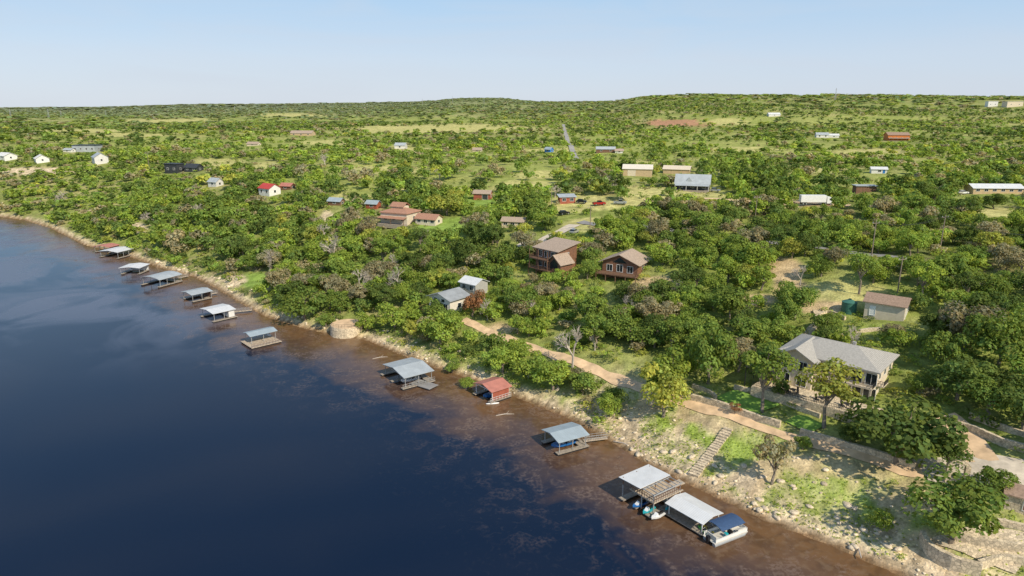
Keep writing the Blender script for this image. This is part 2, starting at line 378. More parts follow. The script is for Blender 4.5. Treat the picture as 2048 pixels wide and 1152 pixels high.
strip('farm_track',[(1040,487),(1075,490),(1110,470),(1150,450)],5,m_gravel,.2,3,.2)
strip('farm_track',[(1290,402),(1400,398),(1520,404),(1640,408),(1700,412)],5,m_dirt,.25,3,.2)
def patch(name,c4,mat,lift,n=14):
    C=[W(*q) for q in c4];V=[]
    for i in range(n+1):
        for j in range(n+1):
            u,v=i/n,j/n;q=C[0]*(1-u)*(1-v)+C[1]*u*(1-v)+C[2]*u*v+C[3]*(1-u)*v;V.append((q.x,q.y))
    V=np.array(V);z=terrain(V[:,0],V[:,1])+lift
    Q=[(i*(n+1)+j,(i+1)*(n+1)+j,(i+1)*(n+1)+j+1,i*(n+1)+j+1) for i in range(n) for j in range(n)]
    o=bpy.data.objects.new(name,npmesh(name,np.column_stack([V,z]),Q,mat,smooth=True));COL.objects.link(o);return struct(o)
patch('lawn',[(1428,797),(1470,782),(1562,812),(1510,832)],m_lawn,.3)
patch('lawn',[(1570,846),(1598,832),(1650,852),(1618,870)],m_lawn,.3)
patch('patio',[(1850,1085),(1960,1050),(2090,1070),(2030,1150)],m_stone,.2)
# ------------------------------------------------------------------ generic house kit
RECTS=[];LAND=[]
def keep(root_loc,rot,L_,W_,Ht,allow=.25):
    c,s_=math.cos(rot),math.sin(rot);ps=[]
    for a in(-.5,.5):
        for b in(-.5,.5):
            for z in(0,Ht):
                x=root_loc[0]+a*L_*c-b*W_*s_;y=root_loc[1]+a*L_*s_+b*W_*c
                q=proj(x,y,root_loc[2]+z);ps.append((float(q[0]),float(q[1])))
    xs=[q[0] for q in ps];ys=[q[1] for q in ps]
    y1=max(ys)-(max(ys)-min(ys))*allow
    RECTS.append((min(xs),min(ys),max(xs),y1,depth(root_loc),root_loc[0],root_loc[1],.5*math.hypot(L_,W_)))
def gable(mb,L_,W_,H_,rh,oh,t,axis='x',z=0):
    hw=W_/2;k=rh/hw
    pr=[(-hw-oh,z+H_-oh*k),(0,z+H_+rh),(hw+oh,z+H_-oh*k),(hw+oh,z+H_-oh*k+t),(0,z+H_+rh+t),(-hw-oh,z+H_-oh*k+t)]
    return mb.prism(pr,-L_/2-oh,L_/2+oh,axis)
def hip(mb,L_,W_,H_,rh,oh,t=.18):
    a,b=L_/2+oh,W_/2+oh;r=max(.3,a-b*.9);B=len(mb.v)
    mb.v+=[(-a,-b,H_-.1),(a,-b,H_-.1),(a,b,H_-.1),(-a,b,H_-.1),(-a,-b,H_+t),(a,-b,H_+t),(a,b,H_+t),(-a,b,H_+t),(-r,0,H_+rh),(r,0,H_+rh)]
    mb.f+=[tuple(B+i for i in q) for q in((3,2,1,0),(0,1,5,4),(1,2,6,5),(2,3,7,6),(3,0,4,7),(4,5,9,8),(6,7,8,9),(5,6,9),(7,4,8))]
    return mb
def opening(parent,kind,side,u,z,w,h,L_,W_,fm,pm):
    fr=MB();pn=MB();t=.09
    def put(mb,du,dz,ww,hh,pr0,pr1):
        d=pr1-pr0;c=(pr0+pr1)/2
        if side=='-y':mb.box(u+du,-W_/2-c,z+dz,ww,d,hh)
        if side=='+y':mb.box(u+du,W_/2+c,z+dz,ww,d,hh)
        if side=='+x':mb.box(L_/2+c,u+du,z+dz,d,ww,hh)
        if side=='-x':mb.box(-L_/2-c,u+du,z+dz,d,ww,hh)
    put(pn,0,h/2,w,h,-.05,.03)
    for sg in(-1,1):
        put(fr,sg*(w/2+t/2),h/2,t,h+2*t,-.05,.08);put(fr,0,h/2+sg*(h/2+t/2),w,t,-.05,.08)
    if kind=='window' and w>1.3: put(fr,0,h/2,.06,h,.02,.06)
    f=fr.build(kind,fm,parent);pn.build('pane' if kind=='window' else 'door_leaf',pm,f)
    return f
def house(name,label,cat,loc,rot,L_,W_,H_,wm,rm,roof='gable',rh=1.6,oh=.5,wins=(),doors=(),chim=None,found=2.5,group=None,fm=None,axis='x',porch=None,allow=.25):
    rt=empty(name,loc,rad(rot),label,cat,group);fm=fm or m_white
    mb=MB()
    if roof=='gable':
        hw=(W_ if axis=='x' else L_)/2
        pr=[(-hw,-found),(hw,-found),(hw,H_),(0,H_+rh-.02),(-hw,H_)]
        e=(L_ if axis=='x' else W_)/2
        mb.prism(pr,-e,e,axis)
    elif roof=='shed':
        mb.prism([(-W_/2,-found),(W_/2,-found),(W_/2,H_+rh),(-W_/2,H_)],-L_/2,L_/2)
    else: mb.box(0,0,(H_-found)/2,L_,W_,H_+found)
    mb.build('wall',wm,rt)
    rb=MB()
    if roof=='gable':gable(rb,*((L_,W_) if axis=='x' else (W_,L_)),H_,rh,oh,.16,axis)
    elif roof=='hip':hip(rb,L_,W_,H_,rh,oh)
    elif roof=='shed':rb.prism([(-W_/2-oh,H_-oh*rh/W_+.01),(W_/2+oh,H_+rh+oh*rh/W_+.01),(W_/2+oh,H_+rh+oh*rh/W_+.2),(-W_/2-oh,H_-oh*rh/W_+.2)],-L_/2-oh,L_/2+oh)
    elif roof=='flat':rb.box(0,0,H_+.15,L_+2*oh,W_+2*oh,.3)
    r_=rb.build('roof',rm,rt)
    if chim:MB().box(chim[0],chim[1],H_+rh*.7,.9,.7,rh*.6+1.6).build('chimney',m_stone,r_)
    for w in wins:opening(rt,'window',*w,L_,W_,fm,m_glass)
    for d in doors:opening(rt,'door',*d[:5],L_,W_,fm,d[5] if len(d)>5 else m_brpost)
    if porch:
        side,dp,h,pm,rmat=porch
        sg=-1 if side=='-y' else 1
        pb=MB();y0=sg*W_/2;y1=sg*(W_/2+dp)
        a,b=min(y0,y1),max(y0,y1);za,zb=(h-.5,h) if sg<0 else (h,h-.5)
        pb.prism([(a,za),(b,zb),(b,zb+.12),(a,za+.12)],-L_/2,L_/2);pb.build('porch_roof',rmat,rt)
        n=max(3,int(L_/3.5))
        for i in range(n):MB().box(-L_/2+.2+(L_-.4)*i/(n-1),sg*(W_/2+dp-.2),(h-.5-found*.4)/2,.16,.16,h-.5+found*.4).build('porch_post',pm,rt)
        MB().box(0,sg*(W_/2+dp/2),-.6,L_,dp,1.5).build('porch_deck',m_wood,rt)
    keep(loc,rad(rot),L_,W_,H_+rh,allow)
    return rt
def railing(mb,pts,h=1.,r=.03,step=.45,rails=2):
    for a,b in zip(pts,pts[1:]):
        a=Vector(a);b=Vector(b);n=max(1,int((b-a).length/step))
        for k in range(rails):
            z=h*(k+1)/rails;mb.tube(a+Vector((0,0,z)),b+Vector((0,0,z)),r*1.3,None,4)
        for i in range(n+1):
            q=a.lerp(b,i/n);mb.tube(q,q+Vector((0,0,h)),r,None,4)
    return mb
# ---- the grey-roofed lake house
def lake_house():
    EZ=16.4
    A=pix(1556,704,EZ);B=pix(1757,752,EZ);C=pix(1789,709,EZ)
    ctr=(A+C)/2;L_=float(np.linalg.norm(B-A));W_=float(np.linalg.norm(C-B));rot=math.atan2(B[1]-A[1],B[0]-A[0])
    z0=EZ-6.4
    rt=empty('lake_house',(ctr[0],ctr[1],z0),rot,'large two storey cream lake house with grey shingle roof and iron balconies','house')
    LAND.append(('the grey-roofed lake house',1670,730))
    Wm=W_-2.5;yo=1.25
    MB().box(0,yo,1.6,L_-1,Wm,9.2).build('wall',m_cream,rt)
    r_=hip(MB(),L_-1,Wm,6.2,2.3,.8);
    o=r_.build('roof',m_shing,rt);o.location=(0,yo,0)
    g1=MB();g1.prism([(-L_*.5+.6,-2),(-L_*.5+7.6,-2),(-L_*.5+7.6,6.1),(-L_*.5+4.1,8.0),(-L_*.5+.6,6.1)],-W_/2,0,'y');g1.build('wing_wall',m_cream,rt)
    g2=MB();x0=-L_*.5+4.1
    g2.prism([(x0-4.3,5.75),(x0,8.05),(x0+4.3,5.75),(x0+4.3,5.95),(x0,8.27),(x0-4.3,5.95)],-W_/2-.8,2,'y');g2.build('wing_roof',m_shing,rt)
    xb0,xb1=-L_*.5+7.8,L_*.5-.4;yb=-W_/2+2.5
    MB().box((xb0+xb1)/2,yb-.9,3.05,xb1-xb0,1.8,.18).build('balcony_floor',m_cream,rt)
    rb=MB();railing(rb,[(xb0,yb-1.75,3.14),(xb1,yb-1.75,3.14),(xb1,yb,3.14)],1.0,.035,.22);rb.build('balcony_railing',m_iron,rt)
    for i in range(4):
        x=xb0+.2+(xb1-xb0-.4)*i/3;MB().box(x,yb-1.65,.5,.22,.22,4.9).build('column',m_cream,rt)
    Lw,Ww=L_-1,Wm
    def op(kind,side,u,z,w,h,LL=Lw,WW=Ww,off=yo,pm=m_glass):
        f=opening(rt,kind,side,u,z,w,h,LL,WW,m_white,pm);f.location=(0,off,0)
    for u in(-.5,2.6,5.6,8.2):
        op('window','-y',u,3.35,1.9,2.2);op('window','-y',u,.2,2.1,2.4)
    for v in(-3.2,.2,3.6): op('window','+x',v,3.9,1.1,1.5);
    op('window','+x',-2.,.6,1.2,1.5);op('window','+x',2.6,.6,1.2,1.5)
    sm_=MB();sm_.box(L_/2+.2,-3.4+yo,3.05,1.3,3.2,.16);sm_.build('side_balcony_floor',m_cream,rt)
    sr2=MB();railing(sr2,[(L_/2-.4,-5+yo,3.13),(L_/2+.8,-5+yo,3.13),(L_/2+.8,-1.8+yo,3.13)],1.,.03,.25);sr2.build('side_balcony_railing',m_iron,rt)
    for u in(-L_*.5+2.4,-L_*.5+5.7):
        opening(rt,'window','-y',u,3.6,1.5,1.9,L_,W_,m_white,m_glass);opening(rt,'window','-y',u,.4,1.8,2.1,L_,W_,m_white,m_glass)
    MB().box(2.5,2.6,8.0,.6,.6,1.6).build('chimney',m_shing,rt)
    pc=MB();pc.box(-L_*.5-1.5,-W_/2-1.2,2.9,6.2,4.6,.12);
    for i in range(9):pc.box(-L_*.5-4.3+.7*i,-W_/2-1.2,3.02,.08,4.9,.14)
    pc.build('patio_canopy',m_iron,rt)
    for x in(-L_*.5-4.4,-L_*.5+1.4):
        for y in(-W_/2-3.3,-W_/2+.9-.1):MB().box(x,y,.6,.14,.14,4.6).build('canopy_post',m_iron,rt)
    tr=MB();tr.box(0,-W_/2-2.6,-1.6,L_+4,6.4,3.2);tr.build('terrace',m_stone,rt)
    rr_=MB();railing(rr_,[(-L_/2-1.9,-W_/2-5.7,0),(L_/2+1.9,-W_/2-5.7,0)],1.,.03,.3);rr_.build('terrace_railing',m_iron,rt)
    keep((ctr[0],ctr[1],z0),rot,L_,W_,8.5,.02)
    c,s_=math.cos(rot),math.sin(rot)
    for i,(u,v) in enumerate(((-4,-W_/2-3.4),(1.5,-W_/2-3.6),(6.,-W_/2-3.2))):
        x=ctr[0]+u*c-v*s_;y=ctr[1]+u*s_+v*c
        t=empty('patio_table',(x,y,z0),rot,['dark patio table on the left of the lake house terrace','dark patio table in the middle of the lake house terrace','dark patio table at the right end of the lake house terrace'][i],'table')
        MB().tube((0,0,.72),(0,0,.78),.6,.6,14).build('tabletop',m_iron,t);MB().tube((0,0,0),(0,0,.72),.06,.06,6).build('pedestal',m_iron,t)
        for k in range(4):
            a=k*math.pi/2+.4;cx=x+math.cos(a)*1.05;cy=y+math.sin(a)*1.05
            ch=empty('patio_chair',(cx,cy,z0),a+math.pi/2,'dark metal patio chair on the lake house terrace','chair','chairs around the terrace tables')
            MB().box(0,0,.45,.5,.5,.06).build('seat',m_iron,ch);MB().box(0,-.24,.75,.5,.05,.6).build('backrest',m_iron,ch)
            for dx in(-.22,.22):
                for dy in(-.22,.22):MB().box(dx,dy,.22,.04,.04,.42).build('leg',m_iron,ch)
lake_house()
# ---- houses with decks on the wooded slope
def deck(rt,x0,x1,y0,y1,z,pm,rail=(1,1,1,1),drop=4,roofz=None,nm='deck'):
    MB().box((x0+x1)/2,(y0+y1)/2,z-.1,x1-x0,y1-y0,.2).build(nm+'_floor',pm,rt)
    rb=MB();cs=[(x0,y0,z),(x1,y0,z),(x1,y1,z),(x0,y1,z)]
    for i in range(4):
        if rail[i]:railing(rb,[cs[i],cs[(i+1)%4]],1.0,.035,.35)
    rb.build(nm+'_railing',pm,rt)
    n=max(2,int((x1-x0)/3)+1)
    for i in range(n):
        x=x0+.15+(x1-x0-.3)*i/(n-1);MB().box(x,y0+.15,(z-.2-drop)/2,.2,.2,z-.2+drop).build(nm+'_post',pm,rt)
        if roofz:MB().box(x,y0+.15,(z+roofz)/2+.02,.16,.16,roofz-z-.04).build(nm+'_upper_post',pm,rt)
P=W(1112,535);P.z+=.5
h=house('log_house','tall two storey weathered brown log house with stacked decks on stilts','house',P,-48,9.5,8.5,6.0,m_log,m_tansh,'shed',1.5,.9,
  wins=[('-y',-2.8,.4,1.6,1.9),('-y',0,.4,1.6,1.9),('-y',2.8,.4,1.6,1.9),('-y',-2.8,3.4,1.6,1.9),('-y',.0,3.4,1.6,1.9),('-y',2.8,3.4,1.6,1.9),('+x',0,3.5,1.3,1.5),('+x',-2,.6,1.3,1.5),('-x',0,3.5,1.3,1.5)],found=5,allow=.12)
deck(h,-5.3,5.3,-7.2,-4.25,0,m_brpost,(1,1,0,1),6);deck(h,-5.1,3.,-7.0,-4.25,3.1,m_brpost,(1,1,0,1),0.0,5.9,'upper_deck')
w=MB();w.prism([(2.,-4),(7.5,-4),(7.5,2.6),(4.75,4.9),(2.,2.6)],-5.8,-.5,'y');w.build('gabled_wing',m_log,h)
w=MB();w.prism([(1.4,2.25),(4.75,5.0),(8.1,2.25),(8.1,2.45),(4.75,5.2),(1.4,2.45)],-6.4,0,'y');w.build('wing_roof',m_tansh,h)
f=MB();f.prism([(3.2,.3),(6.3,.3),(6.3,2.5),(4.75,3.9),(3.2,2.5)],-5.86,-5.79,'y');f.build('gable_window',m_glass,h)
LAND.append(('the tall log house',1112,505))
P=W(1250,542);P.z+=.4
h=house('log_cabin','brown log cabin with tan gable roof and broad railed deck','house',P,-30,11,9,3.2,m_log,m_tansh,'gable',2.3,1.0,axis='y',
  wins=[('-y',-3.2,.3,1.7,1.9),('-y',0,.3,1.8,2.1),('-y',3.2,.3,1.7,1.9),('+x',0,.9,1.3,1.3),('+x',2.5,.9,1.3,1.3)],found=5,allow=.1)
deck(h,-6.3,6.3,-8,-4.5,0,m_brpost,(1,1,0,1),6)
f=MB();f.prism([(-2.2,3.0),(2.2,3.0),(0,4.6)],-4.56,-4.49,'y');f.build('gable_window',m_glass,h)
LAND.append(('the wide-decked log cabin',1250,520))
P=W(898,618);P.z+=.4
h=house('metal_roofed_house','grey house with dull metal gable roof and dark timber deck amid slope trees','house',P,-40,8.6,7.6,3.8,m_stucco,m_dgrey,'gable',1.5,.7,axis='y',
  wins=[('-y',-2.6,.5,1.9,1.9),('-y',.2,.5,1.9,1.9),('-y',2.6,.5,1.5,1.9),('-y',-1.5,2.8,1.3,.9),('-y',1.5,2.8,1.3,.9),('+x',0,1,1.3,1.3)],found=4,allow=.5)
deck(h,-5.3,5.3,-6.4,-3.8,0,m_log,(1,1,0,1),5)
P=W(948,588);P.z+=.8
house('white_roofed_annex','grey annex with white metal roof behind the grey slope house','house',P,-40,6.4,5.4,3.2,m_greyw,m_whiter,'gable',1.2,.5,wins=[('-y',-1.5,1.2,1.4,1.4),('-y',1.5,1.2,1.4,1.4)],allow=.55)
LAND.append(('the metal-roofed slope house',915,590))
P=W(1772,628)
house('garage','small cream garage with brown shingle roof beside green tank','garage',P,-38,8.2,6.2,3.2,m_cream,m_brsh,'gable',1.3,.5,axis='x',
  wins=[('+x',1.8,1.2,.8,.9)],doors=[('+x',-1.,.1,2.4,2.3,m_whw),('-y',-2.4,.1,1.1,2.1,m_white)],allow=.05)
LAND.append(('the cream garage',1772,608))
P=W(1697,622);t=empty('water_tank',P,0,'dark green cylindrical water tank left of the cream garage','tank')
b=MB();b.tube((0,0,-.6),(0,0,2.3),1.65,1.65,28);[b.tube((0,0,z),(0,0,z+.08),1.69,1.69,28) for z in(.3,.9,1.5,2.1)];b.build('tank_body',m_tank,t)
MB().tube((0,0,2.3),(0,0,2.9),1.7,.35,28).build('tank_lid',m_tank,t);MB().tube((0,0,2.9),(0,0,3.05),.36,.36,14).build('hatch',m_blk,t)
keep((P.x,P.y,P.z),0,3.4,3.4,3,.1)
# ---- mid-distance
def fh(name,label,cat,cx,by,wpx,hpx,rot,wm,rm,roof='gable',ar=.65,rf=.35,wn=2,land=None,axis='x',porch=None,door=None,group=None,oh=.5,allow=.1,chim=None):
    P=W(cx,by);d=depth(P);L_=wpx*d/F*.88;Ht=max(3.2,hpx*d/F*.8);W_=L_*ar;rh=Ht*rf;H_=Ht-rh
    ws=[]
    for i in range(wn):
        u=-L_/2+L_*(i+.5)/wn
        hh=min(1.4,H_*.45);ws.append(('-y',u+.15,H_*.35,min(1.5,L_/wn*.5),hh))
    if W_>4:ws.append(('+x',0,H_*.35,1.2,min(1.3,H_*.45)))
    ds=[]
    if door:ds=[('-y',door[0]*L_,.02,door[1],min(door[2],H_*.85),door[3])]
    if door:ws=[w for w in ws if abs(w[1]-door[0]*L_)>door[1]*.5+w[3]*.5+.2 or w[0]!='-y']
    t=house(name,label,cat,P,rot,L_,W_,H_,wm,rm,roof,rh,oh,ws,ds,chim,3,group,axis=axis,porch=porch,allow=allow)
    if land:LAND.append((land,cx,by-hpx/2))
    return t,L_,W_,H_
t,l,w_,hh=fh('villa','tan villa with two terracotta shingle roof tiers overlooking the slope','house',802,444,70,38,-25,m_cream,m_terr,'hip',.8,.3,3,'the terracotta-roofed tan villa',porch=('-y',2.5,2.9,m_brpost,m_terr),chim=(1,1))
up=MB();up.box(-.8,1,hh+1.1,l*.45,w_*.42,2.4);up.build('upper_wall',m_cream,t);up=gable(MB(),l*.45,w_*.42,hh+2.3,1.2,.6,.16);o=up.build('upper_roof',m_terr,t);o.location=(-.8,1,0)
fh('villa_wing','low cream wing with tan roof right of the villa','house',858,447,52,24,-25,m_cream,m_terr,'gable',.6,.4,3)
fh('stone_cottage','tan stone cottage half hidden by trees right of the villa','house',1028,452,50,22,-15,m_stone,m_tansh,'gable',.6,.35,3,'the tan stone cottage',allow=.4)
fh('red_shed','dark red shed with grey roof on the open plateau','shed',966,398,38,22,-12,m_redw,m_tansh,'gable',.6,.3,1,'the dark red shed',door=(.2,2.6,2.4,m_dark))
fh('red_barn','low red barn with pale grey roof behind parked vehicles','barn',1133,405,36,17,10,m_redw,m_grey,'shed',.55,.2,2,'the low red barn')
fh('tan_barn','large tan metal barn with cream roof and big doors','barn',1275,351,64,27,-12,m_tan,m_stucco,'gable',.65,.32,0,'the large tan barn',axis='x',door=(-.2,4,3.5,m_cream))
fh('cream_barn','low barn with pale cream roof right of the tan barn','barn',1354,346,58,18,-20,m_tan,m_cream,'gable',.6,.4,0,'the pale cream-roofed barn')
t,l,w_,hh=fh('ranch_house','grey ranch house with steep silver metal roof and long porch','house',1385,378,74,36,-18,m_dark,m_grey,'gable',.6,.55,3,'the silver-roofed ranch house',porch=('-y',2.8,2.7,m_white,m_grey))
dm=MB();dm.prism([(-l*.1-2.2,hh),(-l*.1,hh+2.8),(-l*.1+2.2,hh)],-w_*.42,0,'y');dm.build('dormer',m_grey,t)
fh('orange_barn','bright orange two storey barn on the far right plain','barn',1792,281,46,20,-8,m_orange,m_brsh,'gable',.6,.3,4,'the bright orange barn',porch=('-y',3,3,m_brpost,m_tansh))
fh('warehouse','long white-roofed open warehouse at the right edge','warehouse',1986,384,108,20,-4,m_tan,m_whiter,'gable',.35,.4,6,'the long white warehouse')
fh('white_hut','small white hut with blue door among right-hand trees','hut',1756,346,32,15,-15,m_whw,m_whiter,'gable',.6,.3,1,'the small white hut',door=(.3,1.2,2.,m_blue))
fh('white_house','white house with bright red metal roof on the left slope','house',540,389,38,27,-35,m_whw,m_redh,'gable',.8,.35,2,'the white house with red roof')
fh('red_roofed_cabin','cabin with red roof just right of white house','cabin',575,378,30,15,-20,m_brpost,m_redr,'gable',.6,.4,1)
fh('blue_roofed_cabin','cabin with blue-grey metal roof under the trees','cabin',673,409,32,17,-20,m_brpost,m_blueg,'gable',.6,.4,1,'the blue-grey roofed cabin')
fh('small_red_house','small red house left of the tan villa','house',747,416,28,19,-20,m_redw,m_blueg,'gable',.7,.35,1,'the small red house')
fh('black_house','black flat-roofed modern house, left of a pair','house',350,345,36,24,-20,m_dark,m_dark,'flat',.6,.1,2,'the black modern house')
fh('black_gabled_house','black gabled house, right of a pair','house',388,342,36,18,-20,m_dark,m_dark,'gable',.6,.45,2)
fh('silver_roofed_house','pale house with silver roof by left cliff trees','house',432,372,28,20,-30,m_whw,m_grey,'gable',.7,.4,1,'the pale silver-roofed house')
fh('white_cliff_house','white gabled house at far left edge of the cliff','house',14,319,38,17,-30,m_whw,m_whw,'gable',.7,.4,2,'the white house at the left edge')
fh('white_gabled_house','small white gabled house on the left clifftop','house',84,323,32,17,-50,m_whw,m_whw,'gable',.8,.5,1,'the small white gabled house')
fh('white_tall_house','tall white gabled house right of the grey hall','house',201,325,34,24,-50,m_whw,m_grey,'gable',.8,.4,1,'the tall white gabled house')
fh('grey_hall','large grey flat-roofed hall on the left clifftop','hall',176,303,54,17,-5,m_grey,m_dark,'flat',.5,.08,4,'the large grey hall')
fh('white_cabin','little white cabin left of the grey hall','cabin',139,304,20,9,-10,m_whw,m_grey,'gable',.7,.4,1)
fh('white_farmhouse','small white farmhouse in the middle distance trees','house',802,297,24,14,-10,m_whw,m_grey,'gable',.8,.4,1,'the small white farmhouse')
fh('blue_shed','small bright blue shed left of country road','shed',1098,304,16,12,-40,m_blue,m_blueg,'gable',.8,.4,1,'the small blue shed')
fh('long_shed','long grey shed right of the country road','shed',1211,304,42,13,-5,m_brpost,m_grey,'gable',.4,.4,2,'the long grey shed')
fh('pale_shed','small pale shed right of the long grey shed','shed',1238,306,18,10,-5,m_whw,m_tansh,'gable',.6,.4,1)
fh('white_plain_house','white house on the plain left of orange barn','house',1643,275,26,12,-10,m_whw,m_grey,'gable',.6,.4,2,'the white house on the right plain')
fh('white_plain_shed','white shed beside the white house on right plain','shed',1666,275,22,9,-10,m_whw,m_whiter,'gable',.6,.4,1)
fh('tan_bungalow','tan bungalow roof among trees left of centre','house',508,291,26,9,-10,m_cream,m_tansh,'gable',.6,.5,1)
fh('tan_roofed_hut','small hut with tan roof in middle woods','hut',955,303,20,9,-10,m_cream,m_tansh,'gable',.6,.5,1)
fh('tan_lodge','orange-tan lodge on the low hill left of centre','lodge',606,271,50,12,-5,m_tan,m_tansh,'gable',.5,.5,3,'the orange-tan lodge')
fh('far_white_house','white hilltop building left of the far right group','building',1982,213,22,14,0,m_whw,m_whw,'flat',.5,.1,2,allow=0)
fh('far_cream_house','wide cream hilltop building right of the far right group','building',2024,213,36,13,0,m_cream,m_whw,'flat',.5,.1,2,allow=0)
fh('far_white_barn','white-roofed barn on the far plain near red earth','barn',1547,232,26,8,0,m_whw,m_whiter,'gable',.5,.5,1)
fh('carport','low brown-roofed carport between trees left of warehouse','carport',1728,384,44,9,-5,m_brpost,m_grey,'flat',.5,.1,0)
# small stone hut beside the drive
P=W(2045,1010);house('stone_hut','small limestone hut with brown roof beside the drive at right edge','hut',P,-35,4.5,3.6,2.2,m_stone,m_brsh,'gable',.9,.4,doors=[('-y',.5,.05,1.1,1.9)],allow=.2)
LAND.append(('the small stone hut',2040,1000))
# ------------------------------------------------------------------ stone walls
def wall(label,pxs,h,th=.5,name='stone_wall',below=.6,step=1.0):
    P=resample([W(*q) for q in pxs],step);z=terrain(P[:,0],P[:,1])
    T=np.gradient(P,axis=0);T/=np.linalg.norm(T,axis=1)[:,None]+1e-9;mb=MB();rings=[]
    zs=np.convolve(np.pad(z,3,mode='edge'),np.ones(7)/7,'valid')
    for i,(a,t) in enumerate(zip(P,T)):
        n=np.array([-t[1],t[0]])*th/2;hz=zs[i]+h+random.uniform(-.05,.05);lo=z[i]-below
        rings.append([(a[0]-n[0],a[1]-n[1],lo),(a[0]+n[0],a[1]+n[1],lo),(a[0]+n[0],a[1]+n[1],hz),(a[0]-n[0],a[1]-n[1],hz)])
    mb.loft(rings);return tag(mb.build(name,m_stone),label,'wall')
wall('low limestone wall on the shore side of the bright lawn',[(1378,799),(1440,815),(1508,839),(1560,855)],1.3,.7)
wall('low limestone wall between the two lawns and house terrace',[(1468,778),(1520,791),(1572,809),(1640,836)],.9)
wall('long limestone wall along the path below the big dark oak',[(1600,868),(1690,893),(1760,915),(1830,938)],1.1,.6)
wall('short limestone wall left of the bright lawn',[(1385,775),(1420,786),(1432,800)],.8)
wall('limestone retaining wall beside the driveway',[(1880,850),(1940,862),(2000,890),(2055,905)],1.3,.6)
wall('limestone wall with gate opening right of the dirt driveway',[(1938,835),(1990,855),(2055,875)],1.)
wall('curved limestone retaining wall at the bottom right corner',[(1842,1082),(1858,1112),(1900,1138),(1960,1152)],2.0,.7)
wall('upper limestone retaining wall in the bottom right corner',[(1895,1078),(1960,1092),(2045,1105)],1.4,.7)
wall('short limestone wall crossing the bottom right corner',[(1955,1140),(2000,1124),(2050,1130)],1.3,.6)
wall('limestone wall edging the upper patio at right edge',[(1940,1045),(1990,1048),(2050,1062)],1.0,.6)
wall('rubble wall stepping up the slope behind the lake house',[(1590,672),(1640,680),(1700,668),(1760,660)],.8)
wall('short rubble wall on the slope left of the water tank',[(1630,640),(1655,625),(1690,640)],.8)
def steps(label,pxs,w,step=.6):
    P=resample([W(*q) for q in pxs],step);mb=MB();z=terrain(P[:,0],P[:,1]);zs=np.convolve(np.pad(z,2,mode='edge'),np.ones(5)/5,'valid')
    for a in P:ROADPTS.append((a[0],a[1],w/2))
    for i in range(len(P)-1):
        d=P[i+1]-P[i];mb.box(P[i][0],P[i][1],max(z[i],zs[i])+.06,np.linalg.norm(d)*.9,w*random.uniform(.88,1.08),.5,math.atan2(d[1],d[0]))
    return tag(mb.build('stone_stairs',m_stone),label,'stairs')
steps('straight limestone stairway running down the grassy bank to the dock',[(1456,860),(1432,893),(1408,925),(1384,956)],1.9)
steps('winding limestone stairway climbing behind the lake house',[(1610,690),(1622,660),(1640,640),(1632,620)],1.8)
P=W(1912,962);t=empty('stone_arch',P,rad(-15),'limestone garden arch beside the driveway','arch')
MB().box(-1.3,0,1.1,.7,.7,3.0).build('pier',m_stone,t);MB().box(1.3,0,1.1,.7,.7,3.0).build('pier',m_stone,t)
a=MB();rg=[]
for i in range(13):
    q=math.pi*i/12;c,s_=math.cos(q),math.sin(q);rg.append([(-c*.95,-.36,2.6+s_*.5),(-c*.95,.36,2.6+s_*.5),(-c*1.66,.36,2.6+s_*1.15),(-c*1.66,-.36,2.6+s_*1.15)])
a.loft(rg);a.build('arch_ring',m_stone,t);LAND.append(('the limestone garden arch',1912,945));keep(P,0,3.4,1,4,0)
P=W(694,660);t=empty('round_terrace',(P.x,P.y,0),0,'round limestone terrace with iron railing jutting over the water','terrace')
b=MB();b.tube((0,0,-1),(0,0,3.0),4.9,4.65,36);b.build('terrace_wall',m_stone,t);MB().tube((0,0,3.0),(0,0,3.06),4.5,4.5,36).build('terrace_floor',m_dirt,t)
rb=MB();railing(rb,[(4.45*math.cos(q),4.45*math.sin(q),3.06) for q in np.linspace(-math.pi*1.05,.2,18)],1.,.025,.6);rb.build('terrace_railing',m_iron,t)
LAND.append(('the round stone terrace',692,650));keep((P.x,P.y,0),0,8,6,4.,0)
